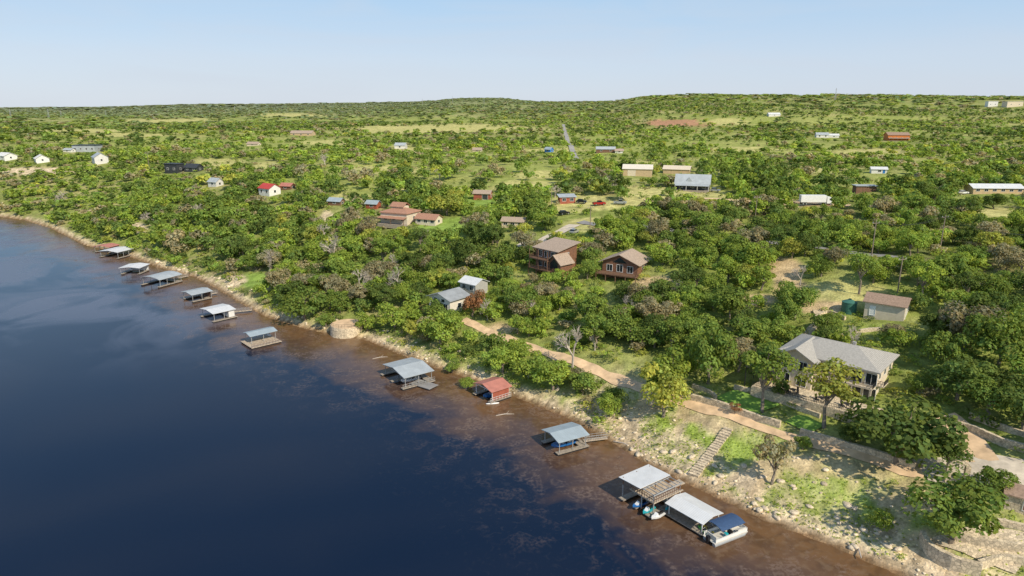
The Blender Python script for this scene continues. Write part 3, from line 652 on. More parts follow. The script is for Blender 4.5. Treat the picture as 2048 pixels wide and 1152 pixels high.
# ------------------------------------------------------------------ docks
def hull(mb,secs):
    rg=[]
    for x,w,zk,zg in secs:rg.append([(x,-w,zg),(x,-w*.85,(zk+zg)/2),(x,0,zk),(x,w*.85,(zk+zg)/2),(x,w,zg)])
    return mb.loft(rg)
DK=[]
def dock(label,A,B,C,rm,rh=.55,ridge='x',eave=2.9,ext=(0,0,0,0),gang=None,wallm=None,pm=None,dm=None,slips=1,rail=None,group='boat docks along the shore',solid=False):
    pm=pm or m_post;dm=dm or m_wood
    a=pix(*A,eave+.2);b=pix(*B,eave+.2);c=pix(*C,eave+.2);ctr=(a+c)/2;L_=float(np.linalg.norm(b-a));W_=float(np.linalg.norm(c-b));rot=math.atan2(b[1]-a[1],b[0]-a[0])
    L_=max(L_,4.5);W_=max(W_,4.2)
    rt=empty('boat_dock',(ctr[0],ctr[1],0),rot,label,'dock',group)
    DK.append((rt,L_,W_,rot,ctr));RECTS.append((min(A[0],B[0])-6,min(A[1],B[1])-4,max(B[0],C[0])+6,max(A[1],C[1])+45,depth((ctr[0],ctr[1],0)),ctr[0],ctr[1],max(L_,W_)/2))
    x0,x1,y0,y1=-L_/2-ext[0],L_/2+ext[1],-W_/2-ext[2],W_/2+ext[3];f=1.1;zd=.45
    mb=MB()
    if solid: mb.box((x0+x1)/2,(y0+y1)/2,zd,x1-x0,y1-y0,.14)
    else:
        mb.box((x0+x1)/2,y0+f/2,zd,x1-x0,f,.14);mb.box((x0+x1)/2,y1-f/2,zd,x1-x0,f,.14);mb.box(x1-.9,(y0+y1)/2,zd,1.8,y1-y0-2*f,.14)
        if slips==2:mb.box((x0+x1)/2-.9,0,zd,x1-x0-1.8,.9,.14)
    mb.build('deck',dm,rt)
    for y in(y0+.5,y1-.5):
        MB().box((x0+x1)/2,y,.12,x1-x0-.3,.7,.5).build('float',m_float,rt)
    n=max(2,int(L_/2.6)+1)
    for i in range(n):
        for y in(-W_/2+.2,W_/2-.2):
            x=-L_/2+.2+(L_-.4)*i/(n-1);MB().box(x,y,(eave+zd)/2+.04,.12,.12,eave-zd-.06).build('post',pm,rt)
    tr=MB()
    for y in(-W_/2+.2,W_/2-.2):tr.box(0,y,eave-.08,L_,.1,.16)
    for x in(-L_/2+.2,L_/2-.2):
        tr.box(x,0,eave-.09,.1,W_-.6,.15)
    for i in range(n-1):
        xa=-L_/2+.2+(L_-.4)*i/(n-1);xb=xa+.6
        for y in(-W_/2+.2,W_/2-.2):tr.tube((xa,y,eave-.7),(xb,y,eave-.1),.035,None,4)
    tr.build('roof_frame',pm,rt)
    rb=MB()
    if ridge=='x':gable(rb,L_,W_,eave,rh,.35,.09)
    elif ridge=='y':gable(rb,W_,L_,eave,rh,.35,.09,'y')
    elif ridge=='arc':
        pr=[];m=10
        for k in range(m+1):
            y=(k/m-.5)*(W_+.6);pr.append((y,eave+rh*(1-(2*k/m-1)**2)))
        rb.prism(pr+[(y_,z_+.08) for y_,z_ in pr[::-1]],-L_/2-.3,L_/2+.3)
    rb.build('roof',rm,rt)
    if wallm:
        for (kind) in wallm[1]:
            wb=MB()
            if kind=='-y':wb.box(0,-W_/2+.12,(eave+zd)/2+.05,L_-.5,.06,eave-zd-.2)
            if kind=='+x':wb.box(L_/2-.12,0,(eave+zd)/2+.05,.06,W_-.5,eave-zd-.2)
            if kind=='+xl':wb.box(L_/2-1.0,-W_/4,(eave+zd)/2+.05,1.9,W_/2-.3,eave-zd-.25)
            wb.build('side_wall',wallm[0],rt)
    if rail:
        r2=MB();railing(r2,[(x0+.1,y0+.1,zd+.07),(x1-.1,y0+.1,zd+.07)],.95,.03,.8);r2.build('deck_railing',rail,rt)
    if gang:
        gx,gy,gl,ga=gang;g1=MB();dx,dy=math.cos(rad(ga)),math.sin(rad(ga))
        g1.box(x1+gx+dx*gl/2,gy+dy*gl/2,zd+.2,gl,1.1,.12,rad(ga));g1.build('gangway',m_lightwood,rt)
        g2=MB()
        for s_ in(-.5,.5):
            ox,oy=-dy*s_,dx*s_;railing(g2,[(x1+gx+ox,gy+oy,zd+.26),(x1+gx+dx*gl+ox,gy+dy*gl+oy,zd+.26)],.9,.025,.9)
        g2.build('gangway_railing',m_post,rt)
    MB().box(x1-.7,y1-.9,zd+.35,.6,1.1,.5).build('storage_box',m_whw,rt)
    return rt
def onto(k,u,v,z):
    rt,L_,W_,rot,c=DK[k];return (c[0]+u*math.cos(rot)-v*math.sin(rot),c[1]+u*math.sin(rot)+v*math.cos(rot),z)
dock('small far dock with dull red roof beside a white-roofed one',(194,491),(214,486),(232,490),m_redr,.6,gang=(0,0,4,0),wallm=(m_brpost,['-y']))
dock('far dock with white roof in front of the red-roofed one',(206,500),(240,492),(262,497),m_whiter,.5,ext=(1,0,1,0))
dock('small white-roofed dock, third from the far end',(246,533),(266,525),(291,529),m_whiter,.4,wallm=(m_whw,['+x']),gang=(0,0,4,0))
dock('wide dock with curved silver roof',(284,554),(328,543),(362,548),m_grey,.8,'arc',gang=(0,0,6,-10),ext=(1,0,.5,0))
dock('grey-roofed dock with dark sides, fifth from the far end',(361,583),(400,575),(426,580),m_grey,.5,wallm=(m_brpost,['+x']),gang=(0,1,4,0))
dock('white-roofed dock with gangway and pale storage wall',(398,617),(440,608),(473,616),m_whiter,.45,ext=(.5,.5,.5,.5),wallm=(m_whw,['+xl']),gang=(0,1,7,-25))
dock('blue-grey roofed dock with open timber sun deck',(488,664),(538,653),(552,660),m_blueg,.45,ext=(1.2,.2,3.0,.3),solid=True,rail=m_brpost,dm=m_lightwood)
dock('large pale silver-roofed double dock with side platform',(766,728),(820,715),(867,739),m_grey,.85,ext=(1.,.3,.8,.5),slips=2,rail=m_post)
dock('red-roofed dock with orange-red plank walls',(946,766),(982,755),(1024,769),m_redr,.9,ext=(.6,.2,.3,.2),pm=m_white,wallm=(m_redw,['-y']),rail=m_white)
dock('silver-blue roofed dock holding a blue boat',(1084,859),(1139,845),(1178,866),m_blueg,.6,ext=(.4,.4,.3,.3),gang=(0,-1,5,-14))
k9=len(DK)-1
def double_dock():
    A,B,C=(1240,956),(1296,932),(1368,964);z=4.2
    a=pix(*A,z);b=pix(*B,z);c=pix(*C,z);ctr=(a+c)/2;L_=float(np.linalg.norm(b-a));W_=float(np.linalg.norm(c-b));rot=math.atan2(b[1]-a[1],b[0]-a[0])
    rt=empty('two_level_dock',(ctr[0],ctr[1],0),rot,'two level timber dock with upper sun deck and white canopy','dock')
    DK.append((rt,L_,W_,rot,ctr));RECTS.append((1230,925,1395,1015,depth((ctr[0],ctr[1],0)),ctr[0],ctr[1],7))
    x0,x1,y0,y1=-L_/2-.6,L_/2,-W_/2,W_/2
    m=MB();m.box((x0+x1)/2,y0+.6,.45,x1-x0,1.2,.15);m.box((x0+x1)/2,y1-.6,.45,x1-x0,1.2,.15);m.box(x1-1,0,.45,2,W_-2.4,.15);m.box((x0+x1)/2-1,0,.45,x1-x0-2,.9,.15);m.build('lower_deck',m_wood,rt)
    for y in(y0+.6,0,y1-.6):MB().box(0,y,.12,L_-.5,.8,.5).build('float',m_float,rt)
    up=MB();up.box(0,-W_*.12,2.75,L_-.2,W_*.76,.16);up.build('upper_deck',m_lightwood,rt)
    r=MB();railing(r,[(x0+.8,-W_/2+.05,2.83),(x1-.2,-W_/2+.05,2.83)],1.,.035,.5);railing(r,[(x0+.8,-W_/2+.05,2.83),(x0+.8,W_*.25,2.83)],1.,.035,.5);r.build('upper_railing',m_brpost,rt)
    for x in(x0+.8,0,x1-.2):
        for y in(y0+.15,-W_*.12,y1-.15):MB().box(x,y,1.6,.14,.14,2.2).build('post',m_post,rt)
    for x in(x0+.8,0,x1-.2):
        for y in(-W_*.12,y1-.15):MB().box(x,y,3.5,.12,.12,1.4).build('canopy_post',m_brpost,rt)
    cp=MB();cp.prism([(-W_*.12,4.25),(W_/2+.5,4.0),(W_/2+.5,4.08),(-W_*.12,4.33)],x0+.3,x1+.2);cp.build('canopy',m_whiter,rt)
    pg=MB()
    for i in range(8):
        pg.box(x0+.8+(x1-x0-1)*i/7,-W_*.3,4.2,.07,W_*.36,.12)
    for y in(-W_/2+.2,-W_*.14):pg.box(.2,y,4.06,L_,.1,.14)
    pg.build('pergola_slats',m_post,rt)
    for x in(x0+.8,x1-.2):MB().box(x,-W_/2+.2,3.45,.1,.1,1.1).build('pergola_post',m_post,rt)
    st=MB();[st.box(x1+.3,-W_*.1-.32*i,.6+.24*i,.9,.3,.07) for i in range(9)];st.build('stairs',m_lightwood,rt)
    g=MB();g.box(x1+2.6,.8,.62,5.4,1.5,.14,rad(-4));g.build('gangway',m_lightwood,rt)
double_dock();k10=len(DK)-1
dock('long white-roofed dock nearest the camera with kayaks beneath',(1337,1004),(1364,990),(1440,1024),m_whiter,.45,'y',ext=(.3,.3,.2,.8),solid=True,rail=m_post,pm=m_white,eave=2.4)
k11=len(DK)-1
LAND+= [('the far red-roofed dock',215,492),('the small white-roofed dock',268,537),('the curved silver-roofed dock',325,555),('the grey-roofed dock',393,590),('the gangway dock',437,627),('the sun deck dock',523,675),('the large silver-roofed dock',815,745),('the red-roofed dock',985,778),('the blue boat dock',1130,872),('the two level dock',1305,960),('the nearest white-roofed dock',1390,1020)]
def runabout(name,label,loc,rz,hm,cat='boat',sc=1.):
    t=empty(name,loc,rz,label,cat)
    b=hull(MB(),[(-2.6*sc,.85*sc,-.1,.75),(-1*sc,1.0*sc,-.2,.8),(1*sc,.95*sc,-.15,.85),(2.1*sc,.6*sc,.1,.95),(2.9*sc,.08,.6,1.05)]);b.build('hull',hm,t)
    MB().box(-.6*sc,0,.84,2.6*sc,1.5*sc,.06).build('cockpit_floor',m_seat,t)
    MB().prism([(-.5,.85),(.1,.85),(-.1,1.35)],-.75,.75,'y').build('windshield',m_glass,t)
    for y in(-.45,.45):MB().box(-1.0,y,1.05,.5,.5,.4).build('seat',m_seat,t)
    e=MB();e.box(-2.75*sc,0,.8,.45,.5,.7);e.box(-2.75*sc,0,.2,.2,.2,.8);e.build('outboard_motor',m_blk,t);return t
runabout('motor_boat','blue motor boat moored under the silver-blue roof',onto(k9,-.4,0,.05),DK[k9][3]+math.pi,m_blue,sc=.95)
runabout('motor_boat','white motor boat moored under the large silver roof',onto(7,-.4,-1.9,.05),DK[7][3]+math.pi,m_white,sc=.9)
runabout('motor_boat','small blue motor boat under the red roof',onto(8,-.3,0,.05),DK[8][3]+math.pi,m_blue,sc=.8)
def jetski(label,loc,rz,hm):
    t=empty('jet_ski',loc,rz,label,'jet ski')
    hull(MB(),[(-1.4,.5,.0,.5),(0,.6,-.05,.55),(.9,.45,.05,.65),(1.6,.06,.4,.7)]).build('hull',hm,t)
    MB().prism([(-1.2,.5),(.2,.5),(.1,.95),(-.5,.8),(-1.2,.85)],-.2,.2,'y').build('seat',m_blk,t)
    b=MB();b.prism([(.1,.5),(1.1,.55),(.3,1.1)],-.28,.28,'y');b.build('front_cowl',m_white,t);MB().tube((.2,-.4,1.12),(.2,.4,1.12),.03,None,5).build('handlebar',m_blk,t)
jetski('turquoise jet ski at the left of the two level dock',onto(k10,-DK[k10][1]*.42,-2.2,.35),DK[k10][3]+3.3,m_teal)
jetski('blue jet ski in the middle of the two level dock',onto(k10,-DK[k10][1]*.42,-.2,.35),DK[k10][3]+3.1,m_blue)
jetski('white and black jet ski on the right of the two level dock',onto(k10,-DK[k10][1]*.42,-4.2,.35),DK[k10][3]+3.2,m_white)
def kayak(label,loc,rz,m_,l=3.2):
    t=empty('kayak',loc,rz,label,'kayak');b=MB();rg=[]
    for x,w in((-.5,.03),(-.35,.24),(0,.38),(.35,.24),(.5,.03)):
        rg.append([(x*l,-w,.18),(x*l,-w*.6,.02),(x*l,w*.6,.02),(x*l,w,.18),(x*l,w*.5,.3),(x*l,-w*.5,.3)])
    b.loft(rg).build('hull',m_,t,True);MB().tube((-.1,0,.29),(-.1,0,.33),.3,.27,10).build('cockpit_rim',m_blk,t)
kayak('green kayak lying on the nearest dock deck',onto(k11,-1.5,-3.2,.52),DK[k11][3]+1.3,m_green,2.8)
kayak('yellow kayak lying on the nearest dock deck',onto(k11,-.6,-3.4,.52),DK[k11][3]+1.4,m_yel,2.6)
kayak('turquoise kayak on the deck beside the two level dock',onto(k11,-.6,4.6,.52),DK[k11][3]+.4,m_teal,2.6)
P=pix(985,808);kayak('white kayak floating below the red-roofed dock',(P[0],P[1],-.02),rad(10),m_white,3)
P=pix(1450,1074);t=empty('pontoon_boat',(P[0],P[1],0),rad(28),'white pontoon boat with navy canopy moored at the nearest dock','boat')
for y in(-1.0,1.0):
    b=MB();b.tube((-3.3,y,.2),(2.9,y,.2),.33,.33,14);b.tube((2.9,y,.2),(3.7,y,.42),.33,.06,14);b.build('pontoon',m_silver,t,False)
MB().box(0,0,.62,6.9,2.6,.14).build('deck',m_seat,t)
for pts,nm in(([(-3.2,-1.25),(3.3,-1.25)],1),([(-3.2,1.25),(3.3,1.25)],1),([(3.35,-1.2),(3.35,1.2)],0)):
    b=MB();(x0,y0),(x1,y1)=pts;b.box((x0+x1)/2,(y0+y1)/2,.98,abs(x1-x0)+.04,abs(y1-y0)+.04,.5);b.tube((x0,y0,1.32),(x1,y1,1.32),.03,None,5);b.build('side_panel',m_white,t)
for x,y,sx,sy in((2.3,-.85,1.7,.6),(2.3,.85,1.7,.6),(-2.6,.0,.6,2.0)):
    b=MB();b.box(x,y,.92,sx,sy,.42)
    if y:b.box(x,y+math.copysign(.25,y),1.25,sx,.16,.35)
    else:b.box(x-.25,y,1.25,.15,sy,.35)
    b.build('bench_seat',m_seat,t)
MB().box(.2,-.7,1.15,.5,.7,.85).build('console',m_blk,t);MB().box(-.6,-.7,1.05,.5,.5,.6).build('helm_seat',m_teal,t)
b=MB();pr=[]
for k in range(9):
    y=(k/8-.5)*3.0;pr.append((y,2.6+.3*(1-(2*k/8-1)**2)))
b.prism(pr+[(a_,z_+.05) for a_,z_ in pr[::-1]],-2.3,2.5).build('canopy',m_navy,t)
for x in(-2.2,2.4):
    for y in(-1.25,1.25):MB().tube((x*.5,y,1.35),(x,y,2.62),.03,None,5).build('canopy_pole',m_silver,t)
b=MB();b.box(-3.6,0,1.0,.5,.55,.75);b.box(-3.6,0,.3,.22,.22,.9);b.build('outboard_motor',m_blk,t)
P=pix(848,772);t=empty('floating_platform',(P[0],P[1],0),rad(-35),'dark grey floating platform beside the large silver-roofed dock','platform')
MB().box(0,0,.45,6.2,3.2,.16).build('platform_deck',m_asph,t);MB().box(0,0,.18,5.8,2.8,.36).build('floats',m_float,t)
# ------------------------------------------------------------------ vehicles
def wheel(t,x,y,r=.36,w=.24):
    o=MB();o.tube((x,y-w/2,r),(x,y+w/2,r),r,r,14);o=o.build('wheel',m_tyre,t);MB().tube((x,y-w/2-.01,r),(x,y+w/2+.01,r),r*.55,None,10).build('rim',m_silver,o)
def car(label,px_,py_,rot,pm,kind='car'):
    P=W(px_,py_);P.z+=.25;t=empty('pickup_truck' if kind=='pickup' else 'parked_car',P,rad(rot),label,'pickup' if kind=='pickup' else 'car')
    b=MB();l=2.7 if kind=='pickup' else 2.25;h=.15 if kind=='pickup' else 0
    prf=[(-l,.45),(-l,.95+h),(-l+.1,1.05+h),(l-1.3,1.05+h),(l-.15,.95+h),(l,.75+h),(l,.45),(l-.3,.35),(-l+.3,.35)]
    b.prism(prf,-.9,.9,'y').build('body',pm,t)
    if kind=='pickup':
        cb=[(-.7,1.2),(-.5,1.85),(.7,1.85),(1.3,1.2)]
        MB().box(-1.75,0,1.19,1.6,1.5,.04).build('cargo_bed',m_blk,t)
    else: cb=[(-1.9,1.05),(-1.4,1.6),(.3,1.6),(1.05,1.05)]
    MB().prism(cb,-.78,.78,'y').build('windows',m_glass,t)
    MB().box((cb[1][0]+cb[2][0])/2,0,cb[1][1]+.02,cb[2][0]-cb[1][0]+.1,1.5,.06).build('cabin_roof',pm,t)
    for x in(-l*.62,l*.64):
        for y in(-.82,.82):wheel(t,x,y)
    for y in(-.62,.62):MB().box(l+.005,y,.75+h,.05,.35,.16).build('headlight',m_white,t)
    RECTS.append((px_-12,py_-12,px_+12,py_+2,depth(P),P.x,P.y,3))
car('dark red pickup parked right of the low red barn',1198,411,15,m_redp,'pickup')
car('black car parked in the yard below the red barn',1163,407,-20,m_blk)
car('silver car parked beside the track above tall log house',1148,468,60,m_silver)
car('black car under the trees left of the farm track',1128,430,30,m_blk)
car('silver pickup near the yard trees right of red pickup',1240,409,-10,m_silver,'pickup')
car('white car by the warehouse at the right edge',1925,389,5,m_white)
car('grey car in front of the silver-roofed ranch house',1430,384,-30,m_silver)
P=W(1628,411);P.z+=.3;t=empty('lorry',P,rad(-3),'white articulated lorry parked on the dirt track','lorry')
MB().box(-.8,0,2.45,9.6,2.5,2.7).build('trailer_box',m_white,t);MB().box(-.6,0,.98,9.6,1.0,.22).build('chassis',m_iron,t)
MB().prism([(4.4,.7),(6.7,.7),(6.7,1.8),(6.3,2.9),(5.6,3.2),(4.4,3.2)],-1.2,1.2,'y').build('cab',m_white,t);MB().box(6.52,0,2.3,.1,2.0,.8).build('windshield',m_glass,t)
for y in(-1.21,1.21):MB().box(5.7,y,2.3,.9,.04,.7).build('side_window',m_glass,t)
for x in(-4.6,-3.4,3.8,5.9):
    for y in(-1.05,1.05):wheel(t,x,y,.5,.3)
RECTS.append((1598,390,1662,412,depth(P),P.x,P.y,7));LAND.append(('the white lorry',1630,402))
# ------------------------------------------------------------------ poles and wires
TOPS={}
def pole(px_,py_,h,label,key=None,rot=20):
    P=W(px_,py_);t=empty('utility_pole',P,rad(rot),label,'utility pole','utility poles');MB().tube((0,0,-.5),(0,0,h),.17,.11,8).build('pole',m_bark,t)
    MB().box(0,0,h-.7,2.4,.12,.14).build('crossarm',m_bark,t)
    for x in(-1.1,0,1.1):MB().tube((x,0,h-.62),(x,0,h-.35),.06,.05,6).build('insulator',m_white,t)
    TOPS[key]=P+Vector((0,0,h-.4));RECTS.append((px_-5,py_-h*F/depth(P)-2,px_+5,py_-15,depth(P),P.x,P.y,.5))
pole(1743,512,10,'brown utility pole beside the street right of centre','a');pole(1880,498,10,'brown utility pole above the right street bend','b');pole(2075,545,10,'brown utility pole at right edge','c')
pole(1103,418,9,'utility pole left of the low red barn','d');pole(1180,462,9,'utility pole above the tall log house','e');pole(298,333,10,'utility pole left of the black modern house','f')
pole(1510,440,9,'utility pole in the woods below the lorry','g');pole(1795,585,9,'slim utility pole right of the clearing lawn','h')
def wires(a,b,label):
    m=MB()
    for off in(-1.,0,1.):
        p0=TOPS[a]+Vector((off,0,0));p1=TOPS[b]+Vector((off,0,0));pr=None
        for i in range(13):
            k=i/12;q=p0.lerp(p1,k)-Vector((0,0,1.6*4*k*(1-k)))
            if pr is not None:m.tube(pr,q,.03,None,3,False)
            pr=q
    tag(m.build('power_line',m_wire),label,'power line')
wires('a','b','three thin power wires strung above the street woods');wires('b','c','three thin power wires running to right edge')
for i,(x,y,h,lb) in enumerate(((22,236,20,'leftmost'),(98,236,22,'second from left'),(123,234,18,'third from left'),(212,232,20,'fourth from left'),(470,224,22,'fifth from left'),(700,214,26,'sixth from left'),(845,210,26,'seventh from left'),(905,206,28,'eighth from left'),(968,208,26,'ninth from left'),(1670,202,28,'rightmost'))):
    P=W(x,y);t=empty('transmission_mast',P,0,f'{lb} of the thin pale masts along the horizon','mast');m=MB()
    for sx,sy in((-1,-1),(1,-1),(1,1),(-1,1)):m.tube((sx*1.6,sy*1.6,-2),(sx*.2,sy*.2,h),.22,.12,4)
    for k in range(5):
        z=h*k/5;w=1.6*(1-k/5)+.2;m.tube((-w,-w,z),(w*.8,w*.8,z+h/5),.1,None,3);m.tube((w,-w,z),(-w*.8,w*.8,z+h/5),.1,None,3)
    m.build('lattice',m_post,t);MB().box(0,0,h*.85,7,.3,.3).build('crossarm',m_post,t)
# ------------------------------------------------------------------ foliage prototypes
def quads(P,Nn,size,rg):
    n=len(P);r_=rg.normal(size=(n,3));T=np.cross(Nn,r_);T/=np.linalg.norm(T,axis=1)[:,None]+1e-9;B=np.cross(Nn,T)
    sx=size*rg.uniform(.6,1.3,n)[:,None]*.5;sy=size*rg.uniform(.5,1.1,n)[:,None]*.5
    V=np.stack([P-T*sx-B*sy*.6,P+T*sx*.7-B*sy,P+T*sx+B*sy*.7,P-T*sx*.6+B*sy],1)
    return V.reshape(-1,3),np.arange(4*n).reshape(-1,4)
def crown(seed,R_,H_,base,nl,n,leaf,lob=.42,flat=1.):
    rg=np.random.default_rng(seed);zc=(base+H_)/2;hz=(H_-base)/2
    C=[];
    for i in range(nl):
        a=i*2.399+rg.uniform(-.5,.5);k=math.sqrt((i+.5)/nl)*.74
        u=rg.uniform(-.6,.85)*(1-k*.5)
        C.append((math.cos(a)*k*R_,math.sin(a)*k*R_,zc+u*hz))
    C=np.array(C);lr=rg.uniform(.55,1.25,nl)*lob
    k=rg.integers(0,nl,n);D=rg.normal(size=(n,3));D/=np.linalg.norm(D,axis=1)[:,None]
    D[:,2]=np.where((D[:,2]<-.3)&(rg.random(n)<.7),-D[:,2],D[:,2])
    rad_=rg.uniform(.45,1.15,n)**.6*1.03
    sc=np.stack([lr[k]*R_,lr[k]*R_,lr[k]*hz*1.15*flat],1)
    P=C[k]+D*rad_[:,None]*sc
    ins=np.zeros(n,bool)
    for j in range(nl):
        q=(P-C[j])/np.array([lr[j]*R_,lr[j]*R_,lr[j]*hz*1.15]);ins|=((q**2).sum(1)<.5)&(k!=j)
    keep_=~ins|(rg.random(n)<.12);P=P[keep_];D=D[keep_];kk=k[keep_]
    Nn=D+rg.normal(size=D.shape)*.5+np.array([0,0,.55]);Nn/=np.linalg.norm(Nn,axis=1)[:,None]
    V,Q=quads(P,Nn,leaf,rg)
    lobe=rg.uniform(.85,1.17,nl)[kk];c=(lobe*rg.uniform(.68,1.3,len(P)))
    hue=rg.uniform(-.11,.13,len(P))+rg.uniform(-.05,.08,nl)[kk]
    colr=np.stack([c*(1+hue),c,c*(1-hue)],1);colr=np.repeat(colr,4,0)
    return V,Q,colr,C
COLN=['dark green','mid green','bright green','yellow-green','olive grey']
COLV={'dark green':(.135,.195,.055),'mid green':(.195,.275,.065),'bright green':(.265,.355,.072),'yellow-green':(.355,.39,.09),'olive grey':(.31,.29,.18)}
MN={'dark green':'dark_oak_leaves','mid green':'oak_leaves','bright green':'fresh_leaves','yellow-green':'yellow_green_leaves','olive grey':'olive_leaves'}
m_leafs={k:leafmat(MN[k],v) for k,v in COLV.items()};m_leafs['rusty red']=leafmat('rusty_leaves',(.29,.165,.09))
m_leafany=leafmat('woodland_leaves',(1,1,1))
PR=[]
specs=[('round',4.6,7.6,1.2,17,3100),('round',4.8,8.2,1.6,20,3100),('round',4.4,7.2,.9,16,2900),('round',4.7,6.8,1.0,18,2900),('tall',4.4,10.5,4.4,12,1350),('tall',4.4,11.,4.6,12,1800),('round',4.5,8.6,1.3,20,3100),('sparse',3.8,7.6,2.4,12,1000),('round',4.9,7.4,1.1,22,3300),('tall',4.0,9.4,2.8,14,2200)]
def trunk_mesh(seed,R_,H_,base,C):
    random.seed(seed);m=MB();top=max(base*1.1,H_*.35);p=Vector((0,0,-.6));pts=[p]
    for i in range(3):pts.append(Vector((random.uniform(-.25,.25)*(i+1),random.uniform(-.25,.25)*(i+1),top*(i+1)/3)))
    r0=.34
    for i in range(3):m.tube(pts[i],pts[i+1],r0*(1-.2*i),r0*(1-.2*(i+1)),7)
    for c in C[:9]:
        s_=pts[2].lerp(pts[3],random.random());e=Vector(c);mid=s_.lerp(e,.5)+Vector((random.uniform(-.4,.4),random.uniform(-.4,.4),random.uniform(-.1,.5)))
        m.tube(s_,mid,.15,.1,5);m.tube(mid,e,.1,.04,5)
        for q in range(2):
            e2=e+Vector((random.uniform(-1,1),random.uniform(-1,1),random.uniform(.1,1)));m.tube(mid.lerp(e,.6),e2,.05,.02,4)
    return m
for i,(ty,R_,H_,b_,nl,n) in enumerate(specs):
    V,Q,c,C=crown(100+i,R_,H_,b_,nl,n,.46,.36 if ty!='tall' else .34)
    mc=npmesh('crown_mesh',V,Q,m_leafs['mid green'],c)
    tm=trunk_mesh(i,R_,H_,b_,C);o=tm.build('trunk_source',m_bark);mt=o.data;bpy.data.objects.remove(o)
    PR.append((ty,R_,H_,mc,mt))
def bare(seed):
    random.seed(seed);m=MB();tw=MB()
    def br(p,d,l,r,k):
        e=p+d*l;(m if k>=3 else tw).tube(p,e,r,r*.65,5 if k>=3 else 3,k>=3)
        if k==0:return
        for i in range(3 if k>1 else 4):
            nd=(d+Vector((random.gauss(0,.55),random.gauss(0,.55),random.gauss(.05,.35)))).normalized();br(p.lerp(e,random.uniform(.55,1)),nd,l*random.uniform(.62,.85),r*.6,k-1)
    br(Vector((0,0,-.4)),Vector((.05,0,1)),2.4,.28,5)
    a=m.build('a',m_dead);b=tw.build('b',m_dead);r=(a.data,b.data);bpy.data.objects.remove(a);bpy.data.objects.remove(b);return r
BARE=[bare(5),bare(6),bare(8)]
# ------------------------------------------------------------------ tree placement
RP=np.array(ROADPTS)
trees=[]
def mtree(bx,by,hw,hpx,colr,ty,pi=None):
    P=W(bx,by);d=depth(P);trees.append([P.x,P.y,P.z-.15,hw*d/F,hpx*d/F*.97,colr,ty,1e9,pi])
for a in [(1325,835,50,124,'yellow-green','round',6),(1648,856,62,150,'yellow-green','tall',4),(1524,824,54,148,'mid green','tall',5),(1795,928,108,136,'dark green','round',8),(1895,945,38,76,'dark green','round',1),(1900,1085,92,140,'mid green','round',1),
 (1542,968,44,108,'olive grey','sparse',7),(1718,588,33,90,'mid green','tall',4),(1415,768,50,124,'mid green','round',0),(1330,790,50,100,'bright green','round',2),(1225,812,26,44,'mid green','round',3),(1105,780,38,68,'bright green','round',0),(1165,790,36,56,'mid green','round',2),
 (1005,745,42,58,'bright green','round',3),(1060,757,40,58,'bright green','round',6),(905,745,18,28,'mid green','round',2),(935,775,18,22,'bright green','round',3),(1560,800,20,46,'dark green','tall',9),
 (1990,985,38,56,'mid green','round',0),(2045,860,55,100,'dark green','round',8),(1975,835,44,84,'mid green','round',1),(1915,800,55,105,'dark green','round',6),(1885,745,42,88,'mid green','round',0),(1990,740,65,125,'mid green','round',8),(1930,700,55,100,'olive grey','round',1),(1880,685,40,74,'dark green','round',2),(2035,690,46,90,'mid green','round',3),
 (1605,900,18,36,'mid green','round',2),(1760,1060,26,46,'bright green','round',3),(1700,885,26,42,'dark green','round',6),(946,634,24,58,'rusty red','round',2),(1470,830,12,28,'rusty red','sparse',7),(1460,640,42,76,'mid green','round',0),(1590,640,38,74,'mid green','round',1),(1280,460,22,48,'yellow-green','tall',4),(895,430,38,55,'yellow-green','round',6),
 (880,690,46,70,'bright green','round',0),(790,660,38,56,'bright green','round',2),(610,640,46,70,'mid green','round',3),(830,420,26,36,'bright green','round',1),(585,610,32,52,'dark green','round',0),(868,640,26,50,'mid green','round',6),(905,652,24,40,'mid green','round',2),(735,662,24,40,'bright green','round',2),(652,655,20,30,'mid green','round',3)]: mtree(*a)
barepos=[(1145,735,42,85),(1190,700,25,50),(720,590,32,68),(668,530,28,62),(800,590,28,58),(790,545,22,48),(650,490,24,44),(540,545,22,48),(1030,620,25,50),(880,360,22,22),(1215,380,22,28),(480,510,22,42),(1110,395,18,24),(130,410,20,28),(1360,600,24,48),(1700,700,22,50),(650,330,20,22),(905,350,24,22),(1255,640,25,50),(975,640,20,45),(300,450,20,32),(850,500,22,40),(940,470,20,34),(1500,640,24,44),(1600,570,22,40),(1960,600,26,44),(1830,480,20,32),(720,470,22,36),(400,440,20,32),(1070,640,24,46)]
def scatter(cell,r0,r1,seed,jit=.48,smin=2.6):
    rg=np.random.default_rng(seed);xs=np.arange(-r1*.95,r1*.95,cell);ys=np.arange(0 if r0<200 else r0*.7,r1,cell);GX,GY=np.meshgrid(xs,ys)
    GX=GX.ravel()+rg.uniform(-jit,jit,GX.size)*cell;GY=GY.ravel()+rg.uniform(-jit,jit,GY.size)*cell
    rr_=np.hypot(GX,GY);m=(rr_>=r0)&(rr_<r1)&(np.abs(GX)<GY*.83+25)&(GY>10);GX,GY=GX[m],GY[m]
    s_=sdist(GX,GY);m=s_>smin;GX,GY,s_=GX[m],GY[m],s_[m];Z_=terrain(GX,GY,s_);a,b,d=proj(GX,GY,Z_)
    return GX,GY,Z_,s_,a,b,d,rg
